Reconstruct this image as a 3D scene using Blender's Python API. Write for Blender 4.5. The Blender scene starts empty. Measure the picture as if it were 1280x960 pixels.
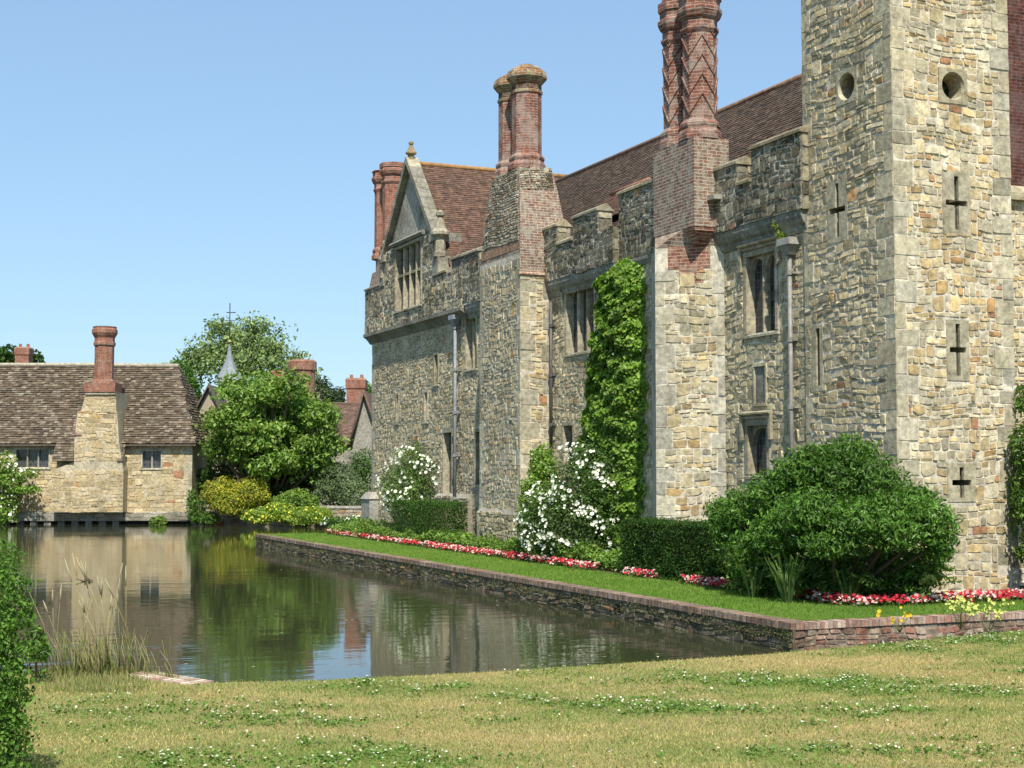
import bpy, math, random
import numpy as np
from mathutils import Matrix, Vector, noise as mnoise

random.seed(7); rng = np.random.default_rng(7)
scene = bpy.context.scene
COL = scene.collection

# ------------------------------------------------------------------ camera
FPX = 1835.0
YAW = math.atan(790/1835.0); PITCH = math.atan(113/1835.0)
EYE = np.array([0, 0, 2.6])
FH = np.array([math.sin(YAW), math.cos(YAW), 0]); RT = np.array([math.cos(YAW), -math.sin(YAW), 0]); ZZ = np.array([0, 0, 1.0])
FW = FH*math.cos(PITCH)+ZZ*math.sin(PITCH); UP = -FH*math.sin(PITCH)+ZZ*math.cos(PITCH)
cd = bpy.data.cameras.new('camera'); cam = bpy.data.objects.new('camera', cd); COL.objects.link(cam)
cd.sensor_width = 36; cd.lens = FPX/1280*36; cd.clip_start = 0.1; cd.clip_end = 6000
M4 = Matrix(((RT[0], UP[0], -FW[0], EYE[0]), (RT[1], UP[1], -FW[1], EYE[1]), (RT[2], UP[2], -FW[2], EYE[2]), (0, 0, 0, 1)))
cam.matrix_world = M4
scene.camera = cam

# ------------------------------------------------------------------ light
SUN_EL = math.radians(54); SX, SY = -0.33, -0.944
w = bpy.data.worlds.new('World'); scene.world = w; w.use_nodes = True
nt = w.node_tree; bg = nt.nodes['Background']
sky = nt.nodes.new('ShaderNodeTexSky'); sky.sky_type = 'NISHITA'; sky.sun_disc = False
sky.sun_elevation = SUN_EL; sky.sun_rotation = math.atan2(SX, SY)
sky.air_density = 1.0; sky.dust_density = 0.35; sky.ozone_density = 2.2; sky.altitude = 50
gm = nt.nodes.new('ShaderNodeGamma'); gm.inputs[1].default_value = 0.5; nt.links.new(sky.outputs[0], gm.inputs[0])
tm = nt.nodes.new('ShaderNodeMix'); tm.data_type = 'RGBA'; tm.blend_type = 'MULTIPLY'; tm.inputs[0].default_value = 1
tm.inputs[7].default_value = (1.55, 2.0, 2.4, 1); nt.links.new(gm.outputs[0], tm.inputs[6])
nt.links.new(tm.outputs[2], bg.inputs[0]); bg.inputs[1].default_value = 0.115
sl = bpy.data.lights.new('sun', 'SUN'); sl.energy = 5.0; sl.angle = math.radians(0.53); sl.color = (1.0, 0.94, 0.83)
so = bpy.data.objects.new('sun', sl); COL.objects.link(so)
hv = math.hypot(SX, SY)
sd = Vector((SX/hv*math.cos(SUN_EL), SY/hv*math.cos(SUN_EL), math.sin(SUN_EL)))
so.rotation_euler = sd.to_track_quat('Z', 'Y').to_euler(); so.location = (0, -20, 40)
scene.view_settings.view_transform = 'Standard'; scene.view_settings.look = 'None'
scene.view_settings.gamma = 1; scene.view_settings.exposure = 0.5
scene.view_settings.use_curve_mapping = False
scene.render.resolution_x = 1024; scene.render.resolution_y = 768

# ------------------------------------------------------------------ helpers
def at(px, py, depth):
    """world point seen at photo position px,py at a distance (along the level view axis)"""
    d = FW*FPX + RT*(px-640) + UP*(480-py)
    return EYE + d*(depth/(d @ FH))
def A(*v): return np.array(v, float)

class MB:
    def __init__(s): s.v = []; s.f = []; s.c = []; s.sm = []
    def add(s, vs, fs, col=(1, 1, 1), smooth=False):
        o = len(s.v); s.v += [tuple(map(float, p)) for p in vs]
        s.c += [tuple(col)]*len(vs)
        s.f += [tuple(i+o for i in f) for f in fs]; s.sm += [smooth]*len(fs)
    def hexa(s, b, t, col=(1, 1, 1)):      # 4 bottom pts, 4 top pts
        s.add(list(b)+list(t), [(3, 2, 1, 0), (4, 5, 6, 7), (0, 1, 5, 4), (1, 2, 6, 5), (2, 3, 7, 6), (3, 0, 4, 7)], col)
    def box(s, x0, x1, y0, y1, z0, z1, col=(1, 1, 1)):
        s.hexa([(x0, y0, z0), (x1, y0, z0), (x1, y1, z0), (x0, y1, z0)], [(x0, y0, z1), (x1, y0, z1), (x1, y1, z1), (x0, y1, z1)], col)
    def frustum(s, b, t, z0, z1, col=(1, 1, 1)):   # b,t = (x0,x1,y0,y1)
        s.hexa([(b[0], b[2], z0), (b[1], b[2], z0), (b[1], b[3], z0), (b[0], b[3], z0)],
               [(t[0], t[2], z1), (t[1], t[2], z1), (t[1], t[3], z1), (t[0], t[3], z1)], col)
    def lathe(s, cx, cy, prof, n=8, rot=0.39, col=(1, 1, 1), smooth=False, cap=True):
        vs = []; fs = []
        for r, z in prof:
            for k in range(n):
                a = rot+2*math.pi*k/n; vs.append((cx+r*math.cos(a), cy+r*math.sin(a), z))
        for i in range(len(prof)-1):
            for k in range(n):
                k2 = (k+1) % n; fs.append((i*n+k, i*n+k2, (i+1)*n+k2, (i+1)*n+k))
        s.add(vs, fs, col, smooth)
        if cap: s.add(vs[-n:], [tuple(range(n))], col); s.add(vs[:n], [tuple(reversed(range(n)))], col)
    def tube(s, pts, rad, n=6, col=(1, 1, 1)):
        pts = [np.array(p, float) for p in pts]; vs = []; fs = []
        if not hasattr(rad, '__len__'): rad = [rad]*len(pts)
        for i, p in enumerate(pts):
            d = pts[min(i+1, len(pts)-1)]-pts[max(i-1, 0)]; d = d/np.linalg.norm(d)
            a = np.cross(d, (0, 0, 1.0));
            if np.linalg.norm(a) < 0.05: a = np.cross(d, (1.0, 0, 0))
            a /= np.linalg.norm(a); b = np.cross(d, a)
            for k in range(n):
                t = 2*math.pi*k/n; vs.append(p+rad[i]*(a*math.cos(t)+b*math.sin(t)))
        for i in range(len(pts)-1):
            for k in range(n):
                k2 = (k+1) % n; fs.append((i*n+k, i*n+k2, (i+1)*n+k2, (i+1)*n+k))
        fs.append(tuple(range(n))[::-1]); fs.append(tuple((len(pts)-1)*n+k for k in range(n)))
        s.add(vs, fs, col, True)

def setprops(o, label=None, cat=None, group=None, kind=None):
    if label: o['label'] = label
    if cat: o['category'] = cat
    if group: o['group'] = group
    if kind: o['kind'] = kind
    return o

def mesh_np(name, V, F, C, smooth=None):
    """V (n,3), F list of tuples or (m,k) array, C (n,3)"""
    me = bpy.data.meshes.new(name); V = np.asarray(V, float)
    if isinstance(F, np.ndarray):
        m, k = F.shape
        me.vertices.add(len(V)); me.vertices.foreach_set('co', V.ravel())
        me.loops.add(m*k); me.loops.foreach_set('vertex_index', F.ravel().astype(np.int32))
        me.polygons.add(m); me.polygons.foreach_set('loop_start', (np.arange(m)*k).astype(np.int32))
        me.update(calc_edges=True)
    else:
        me.from_pydata([tuple(p) for p in V], [], F)
    if smooth is not None: me.polygons.foreach_set('use_smooth', smooth)
    else: me.polygons.foreach_set('use_smooth', [False]*len(me.polygons))
    ca = me.color_attributes.new('Col', 'FLOAT_COLOR', 'POINT')
    ca.data.foreach_set('color', np.hstack([np.asarray(C, float), np.ones((len(V), 1))]).ravel())
    return me

def finish(name, V, F, C, mat, parent=None, label=None, cat=None, group=None, kind=None, smooth=None, uv=True):
    V = np.asarray(V, float)
    me = mesh_np(name, V, F, C, smooth)
    if uv:
        nl = len(me.loops); vi = np.empty(nl, np.int32); me.loops.foreach_get('vertex_index', vi)
        nP = len(me.polygons); N = np.empty(nP*3); me.polygons.foreach_get('normal', N); N = N.reshape(-1, 3)
        tot = np.empty(nP, np.int32); me.polygons.foreach_get('loop_total', tot)
        T = np.stack([-N[:, 1], N[:, 0], np.zeros(nP)], 1); L = np.linalg.norm(T, axis=1)
        flat = L < 0.2; T[flat] = (1, 0, 0); L[flat] = 1; T /= L[:, None]
        B = np.cross(N, T); B[flat] = (0, 1, 0)
        fi = np.repeat(np.arange(nP), tot); P = V[vi]
        UV = np.stack([(P*T[fi]).sum(1), (P*B[fi]).sum(1)], 1)
        me.uv_layers.new(name='UVMap').data.foreach_set('uv', UV.ravel())
    me.materials.append(mat)
    o = bpy.data.objects.new(name, me); COL.objects.link(o)
    if parent is None:
        c = A((V[:, 0].min()+V[:, 0].max())/2, (V[:, 1].min()+V[:, 1].max())/2, V[:, 2].min())
        me.transform(Matrix.Translation(Vector(-c))); o.location = Vector(c)
    else:
        o.parent = parent
        if parent.type == 'EMPTY': o.matrix_parent_inverse = Matrix.Translation(-parent.location)
    return setprops(o, label, cat, group, kind)

def obj(name, mb, mat, parent=None, **k):
    return finish(name, mb.v, mb.f, mb.c if mb.c else [], mat, parent, smooth=mb.sm, **k)

def empty(name, loc, label, cat, group=None):
    o = bpy.data.objects.new(name, None); COL.objects.link(o); o.location = Vector([float(q) for q in loc])
    o.empty_display_size = 0.3
    return setprops(o, label, cat, group)

# ------------------------------------------------------------------ materials
def mat_base(name, rough=0.9, spec=0.2):
    m = bpy.data.materials.new(name); m.use_nodes = True
    b = m.node_tree.nodes['Principled BSDF']; b.inputs['Roughness'].default_value = rough
    b.inputs['Specular IOR Level'].default_value = spec
    return m, m.node_tree, b
def N(nt, t, **k):
    n = nt.nodes.new(t)
    for a, v in k.items():
        if a in n.inputs.keys(): n.inputs[a].default_value = v
        else: setattr(n, a, v)
    return n
def noise(nt, scale, detail=4, rough=0.6, coord=None):
    n = N(nt, 'ShaderNodeTexNoise'); n.inputs['Scale'].default_value = scale; n.inputs['Detail'].default_value = detail; n.inputs['Roughness'].default_value = rough
    g = N(nt, 'ShaderNodeNewGeometry') if coord is None else None
    nt.links.new(g.outputs['Position'] if g else coord, n.inputs['Vector']); return n
def ramp(nt, src, stops):
    r = N(nt, 'ShaderNodeValToRGB'); e = r.color_ramp.elements
    e[0].position, e[1].position = stops[0][0], stops[-1][0]
    e[0].color = (*stops[0][1], 1); e[1].color = (*stops[-1][1], 1)
    for p, c in stops[1:-1]:
        q = e.new(p); q.color = (*c, 1)
    nt.links.new(src, r.inputs[0]); return r.outputs[0]
def mix(nt, mode, fac, a, b):
    m = N(nt, 'ShaderNodeMix'); m.data_type = 'RGBA'; m.blend_type = mode
    for s, v in ((0, fac), (6, a), (7, b)):
        if hasattr(v, 'is_linked'): nt.links.new(v, m.inputs[s])
        elif isinstance(v, tuple): m.inputs[s].default_value = (*v, 1)
        else: m.inputs[s].default_value = v
    return m.outputs[2]
def bump(nt, b, h, strength, dist):
    n = N(nt, 'ShaderNodeBump'); n.inputs['Strength'].default_value = strength; n.inputs['Distance'].default_value = dist
    nt.links.new(h, n.inputs['Height']); nt.links.new(n.outputs[0], b.inputs['Normal'])
g3 = lambda v: (v, v, v)

def stone_mat(name, lichen=0.25, dark=0.35, lcol=(0.5, 0.49, 0.42)):
    m, nt, b = mat_base(name)
    at_ = N(nt, 'ShaderNodeAttribute', attribute_name='Col')
    n1 = noise(nt, 9, 6, 0.65); n2 = noise(nt, 1.1, 5, 0.6); n3 = noise(nt, 34, 4, 0.7)
    c = mix(nt, 'MULTIPLY', 1.0, at_.outputs[0], ramp(nt, n1.outputs[0], [(0.28, g3(0.5)), (0.5, g3(1.0)), (0.74, g3(1.5))]))
    c = mix(nt, 'MULTIPLY', dark, c, ramp(nt, n2.outputs[0], [(0.36, (0.34, 0.33, 0.27)), (0.56, g3(1.0))]))
    ln = noise(nt, 16, 5, 0.75)
    lf = ramp(nt, ln.outputs[0], [(0.56, g3(0)), (0.66, g3(lichen))])
    c = mix(nt, 'MIX', lf, c, lcol)
    ln2 = noise(nt, 5.5, 6, 0.8)
    c = mix(nt, 'MIX', ramp(nt, ln2.outputs[0], [(0.6, g3(0)), (0.7, g3(dark*0.8))]), c, (0.07, 0.07, 0.06))
    nt.links.new(c, b.inputs['Base Color'])
    a = mix(nt, 'ADD', 0.5, n1.outputs[0], n3.outputs[0])
    bump(nt, b, a, 0.8, 0.02)
    return m
def brick_mat(name, c1, c2, mortar, bw=0.23, bh=0.075, lichen=0.3, lcol=(0.5, 0.47, 0.4), lscale=2.2):
    m, nt, b = mat_base(name)
    tc = N(nt, 'ShaderNodeTexCoord'); br = N(nt, 'ShaderNodeTexBrick')
    br.inputs['Color1'].default_value = (*c1, 1); br.inputs['Color2'].default_value = (*c2, 1); br.inputs['Mortar'].default_value = (*mortar, 1)
    br.inputs['Scale'].default_value = 1; br.inputs['Brick Width'].default_value = bw; br.inputs['Row Height'].default_value = bh
    br.inputs['Mortar Size'].default_value = 0.009; br.inputs['Mortar Smooth'].default_value = 0.3; br.inputs['Bias'].default_value = -0.1
    # wobble the courses a little
    wn = noise(nt, 5, 2); add = N(nt, 'ShaderNodeVectorMath', operation='MULTIPLY_ADD'); add.inputs[1].default_value = (0.012, 0.012, 0)
    nt.links.new(wn.outputs[1], add.inputs[0]); nt.links.new(tc.outputs['UV'], add.inputs[2]); nt.links.new(add.outputs[0], br.inputs['Vector'])
    n1 = noise(nt, 7, 6, 0.7)
    c = mix(nt, 'MULTIPLY', 1.0, br.outputs[0], ramp(nt, n1.outputs[0], [(0.3, g3(0.5)), (0.7, g3(1.5))]))
    n2 = noise(nt, lscale, 8, 0.75)
    c = mix(nt, 'MIX', ramp(nt, n2.outputs[0], [(0.47, g3(0)), (0.56, g3(lichen))]), c, lcol)
    n3 = noise(nt, 5.1, 6, 0.75)
    c = mix(nt, 'MIX', ramp(nt, n3.outputs[0], [(0.56, g3(0)), (0.68, g3(0.55))]), c, (0.06, 0.05, 0.045))
    at_ = N(nt, 'ShaderNodeAttribute', attribute_name='Col')
    c = mix(nt, 'MULTIPLY', 1.0, c, at_.outputs[0])
    nt.links.new(c, b.inputs['Base Color'])
    inv = N(nt, 'ShaderNodeMath', operation='MULTIPLY_ADD'); inv.inputs[1].default_value = -1.0
    nt.links.new(br.outputs['Fac'], inv.inputs[0]); nt.links.new(n1.outputs[0], inv.inputs[2])
    bump(nt, b, inv.outputs[0], 0.9, 0.014)
    return m
def attr_mat(name, rough=0.8, nscale=12, amp=0.35, bmp=0.3, spec=0.2, metal=0):
    m, nt, b = mat_base(name, rough, spec); b.inputs['Metallic'].default_value = metal
    at_ = N(nt, 'ShaderNodeAttribute', attribute_name='Col'); n1 = noise(nt, nscale, 5, 0.65)
    c = mix(nt, 'MULTIPLY', 1.0, at_.outputs[0], ramp(nt, n1.outputs[0], [(0.3, g3(1-amp)), (0.7, g3(1+amp))]))
    nt.links.new(c, b.inputs['Base Color']); bump(nt, b, n1.outputs[0], bmp, 0.01)
    return m
def leaf_mat(name, rough=0.45, trans=0.3, spec=0.35):
    m, nt, b = mat_base(name, rough, spec)
    at_ = N(nt, 'ShaderNodeAttribute', attribute_name='Col')
    nt.links.new(at_.outputs[0], b.inputs['Base Color'])
    t = N(nt, 'ShaderNodeBsdfTranslucent'); c = mix(nt, 'MULTIPLY', 1.0, at_.outputs[0], (1.5, 1.7, 0.7)); nt.links.new(c, t.inputs[0])
    ms = N(nt, 'ShaderNodeMixShader'); ms.inputs[0].default_value = trans
    nt.links.new(b.outputs[0], ms.inputs[1]); nt.links.new(t.outputs[0], ms.inputs[2])
    nt.links.new(ms.outputs[0], nt.nodes['Material Output'].inputs[0]); return m

M_stone = stone_mat('sandstone_rubble')
M_stoned = stone_mat('weathered_rubble', lichen=0.5, dark=0.75)
M_dress = stone_mat('dressed_stone', lichen=0.25, dark=0.6)
M_brickR = brick_mat('old_red_brick', (0.23, 0.08, 0.05), (0.15, 0.06, 0.042), (0.32, 0.27, 0.22), lichen=0.3)
M_brickW = brick_mat('limewashed_brick', (0.22, 0.10, 0.065), (0.16, 0.10, 0.075), (0.46, 0.43, 0.36), lichen=0.6, lcol=(0.38, 0.36, 0.28), lscale=6.5)
M_brickF = brick_mat('far_red_brick', (0.30, 0.10, 0.055), (0.22, 0.075, 0.05), (0.34, 0.27, 0.2), lichen=0.15)
M_tile = attr_mat('clay_roof_tile', 0.9, 6, 0.4, 0.3)
M_wood = attr_mat('weathered_timber', 0.85, 20, 0.3, 0.4)
M_lead = attr_mat('lead_and_iron', 0.55, 8, 0.3, 0.2, 0.4)
M_leaf = leaf_mat('leaf'); M_leafd = leaf_mat('leaf_matt', 0.7, 0.25, 0.15)
M_petal = leaf_mat('petal', 0.7, 0.2, 0.1)
M_bark = attr_mat('bark', 0.95, 15, 0.4, 0.8)
M_grass = leaf_mat('grass_blade', 0.8, 0.25, 0.08)

def glass_mat():
    m, nt, b = mat_base('leaded_glass', 0.12, 0.5)
    tc = N(nt, 'ShaderNodeTexCoord'); br = N(nt, 'ShaderNodeTexBrick'); br.offset = 0
    br.inputs['Color1'].default_value = (0.02, 0.022, 0.024, 1); br.inputs['Color2'].default_value = (0.06, 0.066, 0.07, 1); br.inputs['Mortar'].default_value = (0.12, 0.12, 0.11, 1)
    br.inputs['Scale'].default_value = 1; br.inputs['Brick Width'].default_value = 0.12; br.inputs['Row Height'].default_value = 0.16; br.inputs['Mortar Size'].default_value = 0.006
    nt.links.new(tc.outputs['UV'], br.inputs['Vector']); nt.links.new(br.outputs[0], b.inputs['Base Color'])
    n = noise(nt, 7, 2); bump(nt, b, n.outputs[0], 0.25, 0.01); return m
M_glass = glass_mat()

def ground_mat(name, stops, scale, fine=60):
    m, nt, b = mat_base(name, 0.95, 0.1)
    n1 = noise(nt, scale, 5, 0.6); n2 = noise(nt, fine, 3, 0.7)
    c = ramp(nt, n1.outputs[0], stops)
    c = mix(nt, 'MULTIPLY', 1.0, c, ramp(nt, n2.outputs[0], [(0.3, g3(0.55)), (0.7, g3(1.4))]))
    nt.links.new(c, b.inputs['Base Color']); bump(nt, b, n2.outputs[0], 0.6, 0.02); return m
M_lawn = ground_mat('dry_lawn', [(0.38, (0.16, 0.19, 0.055)), (0.5, (0.24, 0.22, 0.09)), (0.62, (0.33, 0.25, 0.12))], 0.7)
M_green = ground_mat('green_lawn', [(0.35, (0.10, 0.18, 0.03)), (0.65, (0.16, 0.22, 0.05))], 0.8)
M_soil = ground_mat('flowerbed_soil', [(0.3, (0.05, 0.035, 0.022)), (0.7, (0.10, 0.07, 0.045))], 2)
M_bank = ground_mat('far_bank_grass', [(0.3, (0.05, 0.09, 0.02)), (0.7, (0.1, 0.12, 0.04))], 0.3, 8)

def water_mat():
    m, nt, b = mat_base('moat_water', 0.03, 0.5)
    b.inputs['Base Color'].default_value = (0.035, 0.038, 0.018, 1); b.inputs['IOR'].default_value = 1.33
    g = N(nt, 'ShaderNodeNewGeometry')
    mp = N(nt, 'ShaderNodeMapping'); mp.inputs['Rotation'].default_value = (0, 0, YAW); mp.inputs['Scale'].default_value = (0.55, 1.7, 1)
    nt.links.new(g.outputs['Position'], mp.inputs['Vector'])
    a = noise(nt, 1.3, 3, 0.5, mp.outputs[0]); c = noise(nt, 5.0, 2, 0.5, mp.outputs[0]); p = noise(nt, 0.12, 2, 0.5)
    ad = N(nt, 'ShaderNodeMath', operation='MULTIPLY_ADD'); ad.inputs[1].default_value = 0.22
    nt.links.new(c.outputs[0], ad.inputs[0]); nt.links.new(a.outputs[0], ad.inputs[2])
    mu = N(nt, 'ShaderNodeMath', operation='MULTIPLY'); nt.links.new(ad.outputs[0], mu.inputs[0])
    nt.links.new(ramp(nt, p.outputs[0], [(0.42, g3(0.3)), (0.58, g3(1.0))]), mu.inputs[1])
    bump(nt, b, mu.outputs[0], 0.35, 0.022)
    return m
M_water = water_mat()

# palettes
WARM = [(.50,.42,.26),(.56,.49,.35),(.43,.36,.23),(.49,.45,.35),(.55,.42,.22),(.38,.35,.27),(.46,.42,.31),(.55,.51,.41),(.40,.30,.17),(.36,.34,.28)]
RUST = [(.40,.22,.09),(.34,.15,.08),(.45,.30,.13)]
GREY_SHADE = [(.38,.335,.225),(.44,.385,.26),(.31,.28,.20),(.49,.42,.29),(.38,.35,.27),(.27,.24,.19),(.42,.34,.21)]  # same sandstone as WARM, greyed: shade of the -X faces put into the colour
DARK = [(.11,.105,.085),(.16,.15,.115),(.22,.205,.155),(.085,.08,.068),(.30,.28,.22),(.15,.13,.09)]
DRESS = [(.37,.34,.26),(.42,.39,.30),(.32,.30,.24),(.40,.36,.26),(.35,.34,.29)]
def pick(pal, rust=0.0, j=0.17):
    c = random.choice(RUST) if random.random() < rust*.7 else random.choice(pal)
    m_ = np.mean(pal, axis=0); q = .2 if len(pal) > 3 else 0; c = tuple(a*(1-q)+b*q*f for a, b, f in zip(c, m_, (1.06, 1.03, .92)))
    k = random.uniform(1-j, 1+j); return (c[0]*k*1.04, c[1]*k*1.01, c[2]*k*.94)

# ------------------------------------------------------------------ masonry
class Fr:
    """flat wall frame: u along U, v up, d out along N"""
    def __init__(s, o, U, Nn, V=None): s.o = A(*o); s.U = A(*U)/np.linalg.norm(U); s.N = A(*Nn)/np.linalg.norm(Nn); s.V = ZZ if V is None else A(*V)/np.linalg.norm(V)
    def P(s, u, v, d=0): return s.o+s.U*u+s.V*v+s.N*d
def FX(X): return Fr((X, 0, 0), (0, 1, 0), (-1, 0, 0))     # faces -X, u = Y
def FY(Y): return Fr((0, Y, 0), (1, 0, 0), (0, -1, 0))     # faces -Y, u = X

def stone(mb, fr, u0, u1, v0, v1, col, proud=0.016, warp=True, rough=1.0, base=-0.012):
    w, h = u1-u0, v1-v0; g = min(random.uniform(.002, .009), w*0.1, h*0.1)
    u0 += g; u1 -= g; v0 += g; v1 -= g; w, h = u1-u0, v1-v0
    k = min(w, h)*0.34*rough; kk = min(w, h)*0.07*rough
    R_ = random.random; c4 = [(k*R_()**1.5*min(1.6, w/h), k*R_()**1.5) for _ in range(4)]
    mu = u0+w*random.uniform(.35, .65); mu2 = u0+w*random.uniform(.35, .65)
    pts = [(u0+R_()*kk, v0+c4[0][1]+.01*h), (u0+c4[0][0]+.01*w, v0+R_()*kk), (mu, v0-R_()*kk*.5), (u1-c4[1][0]-.01*w, v0+R_()*kk), (u1-R_()*kk, v0+c4[1][1]+.01*h),
           (u1-R_()*kk, v1-c4[2][1]-.01*h), (u1-c4[2][0]-.01*w, v1-R_()*kk), (mu2, v1+R_()*kk*.5), (u0+c4[3][0]+.01*w, v1-R_()*kk), (u0+R_()*kk, v1-c4[3][1]-.01*h)]
    cu, cv = (u0+u1)/2, (v0+v1)/2
    ins = 1-min(.009, w*.1, h*.1)*2/w, 1-min(.009, w*.1, h*.1)*2/h
    pr = proud*random.uniform(0.25, 1.35); tu = random.gauss(0, .3)*proud; tv = random.gauss(0, .35)*proud
    def wv(u, v):
        if not warp: return v
        return v+0.035*math.sin(u*1.9+v*0.7+fr.o[0])+0.02*math.sin(u*4.3-v*2.1)
    vs = [fr.P(u, wv(u, v), base) for u, v in pts]
    for (u, v) in pts:
        a = cu+(u-cu)*ins[0]; b_ = cv+(v-cv)*ins[1]
        vs.append(fr.P(a, wv(a, b_), pr+tu*(u-cu)/w*2+tv*(v-cv)/h*2+random.uniform(-.12, .12)*proud*rough))
    ce = (cu+w*random.uniform(-.2, .2), cv+h*random.uniform(-.2, .2))
    vs.append(fr.P(ce[0], wv(*ce), pr+proud*rough*random.uniform(-.1, .35)))
    n = 10
    fs = [(i, (i+1) % n, n+(i+1) % n, n+i) for i in range(n)]+[(n+i, n+(i+1) % n, 2*n) for i in range(n)]
    o = len(mb.v); mb.v += [tuple(p) for p in vs]; mb.c += [col]*(2*n+1)
    mb.f += [tuple(i+o for i in f) for f in fs]; mb.sm += [False]*(2*n)

def rubble(mb, fr, u0, u1, v0, v1, holes=(), qL=0.0, qR=0.0, pal=WARM, rust=0.05, hr=(0.055, 0.165), wr=(0.08, 0.33), proud=0.017, qpal=DRESS, big=0.22):
    """irregular coursed rubble, with alternating quoins at either end"""
    v = v0; courses = []
    while v < v1-0.04:
        h = random.uniform(*hr); h = min(h, v1-v)
        if v1-v-h < 0.05: h = v1-v
        courses.append((v, h)); v += h
    occ = [[] for _ in courses]
    for side, q in ((0, qL), (1, qR)):
        if q <= 0: continue
        i = 0; k = 0
        while i < len(courses):
            j = i; hh = 0; tgt = random.uniform(0.24, 0.42)
            while j < len(courses) and hh < tgt: hh += courses[j][1]; j += 1
            ln = q*(1.5 if k % 2 else 0.85)*random.uniform(.85, 1.15)
            a, b = (u0, u0+ln) if side == 0 else (u1-ln, u1)
            if not any(a < hb and b > ha and courses[i][0] < hd and courses[i][0]+hh > hc for ha, hc, hb, hd in holes):
                stone(mb, fr, a-(.012 if side == 0 else 0), b+(.012 if side else 0), courses[i][0], courses[i][0]+hh, pick(qpal, 0), 0.012, False, 0.12)
                for t in range(i, j): occ[t].append((a, b))
            i = j; k += 1
    for i, (cv, h) in enumerate(courses):
        blk = list(occ[i])+[(ha, hb) for ha, hc, hb, hd in holes if hc < cv+h*0.6 and hd > cv+h*0.4]
        blk.sort(); segs = []; u = u0
        for a, b in blk:
            if a > u+0.03: segs.append((u, min(a, u1)))
            u = max(u, b)
        if u < u1-0.03: segs.append((u, u1))
        for a, b in segs:
            u = a
            while u < b-0.02:
                wd = random.uniform(*wr)*(0.6+h*3.0); wd = max(wd, 0.07)
                if b-u-wd < 0.09: wd = b-u
                hh = h
                if i+1 < len(courses) and random.random() < big and h+courses[i+1][1] < 0.42 and wd > 0.14:
                    nb = occ[i+1]+[(ha, hb) for ha, hc, hb, hd in holes if hc < courses[i+1][0]+courses[i+1][1] and hd > courses[i+1][0]]
                    if not any(u < q[1] and u+wd > q[0] for q in nb):
                        hh = h+courses[i+1][1]; occ[i+1].append((u, u+wd))
                stone(mb, fr, u, u+wd, cv, cv+hh, pick(pal, rust), proud)
                u += wd

def panel(mb, fr, u0, u1, v0, v1, holes=(), depth=0.3, col=(.56,.51,.41), d=0.0):
    holes = [(h[0]-.012, h[1]-.012, h[2]+.012, h[3]+.012) for h in holes]
    us = sorted({u0, u1, *[min(max(x, u0), u1) for h in holes for x in (h[0], h[2])]})
    vs_ = sorted({v0, v1, *[min(max(x, v0), v1) for h in holes for x in (h[1], h[3])]})
    inside = lambda u, v: any(h[0] < u < h[2] and h[1] < v < h[3] for h in holes)
    for i in range(len(us)-1):
        for j in range(len(vs_)-1):
            a, b, c, e = us[i], us[i+1], vs_[j], vs_[j+1]; mu, mv = (a+b)/2, (c+e)/2
            if not inside(mu, mv):
                mb.add([fr.P(a, c, d), fr.P(b, c, d), fr.P(b, e, d), fr.P(a, e, d)], [(0, 1, 2, 3)], col); continue
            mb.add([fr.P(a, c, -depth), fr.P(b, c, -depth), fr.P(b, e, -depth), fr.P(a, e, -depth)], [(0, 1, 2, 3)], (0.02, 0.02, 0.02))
            for (p, q, su, sv) in (((a, c), (b, c), 0, -1), ((a, e), (b, e), 0, 1), ((a, c), (a, e), -1, 0), ((b, c), (b, e), 1, 0)):
                if not inside(mu+su*(b-a)/2+su*1e-3, mv+sv*(e-c)/2+sv*1e-3):
                    mb.add([fr.P(*p, d), fr.P(*q, d), fr.P(*q, -depth), fr.P(*p, -depth)], [(0, 1, 2, 3)], tuple(x*.9 for x in DRESS[0]))

def bar(mb, fr, u0, u1, v0, v1, d0, d1, col=None):
    col = col or pick(DRESS, 0, .06)
    mb.hexa([fr.P(u0, v0, d0), fr.P(u1, v0, d0), fr.P(u1, v0, d1), fr.P(u0, v0, d1)], [fr.P(u0, v1, d0), fr.P(u1, v1, d0), fr.P(u1, v1, d1), fr.P(u0, v1, d1)], col)
def mould(mb, fr, u0, u1, prof, col=None):
    """extrude a (d,v) profile from u0 to u1"""
    col = col or pick(DRESS, 0, .06); n = len(prof)
    vs = [fr.P(u0, v, d) for d, v in prof]+[fr.P(u1, v, d) for d, v in prof]
    mb.add(vs, [(i, (i+1) % n, n+(i+1) % n, n+i) for i in range(n)]+[tuple(range(n)), tuple(range(n, 2*n))[::-1]], col)

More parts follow.
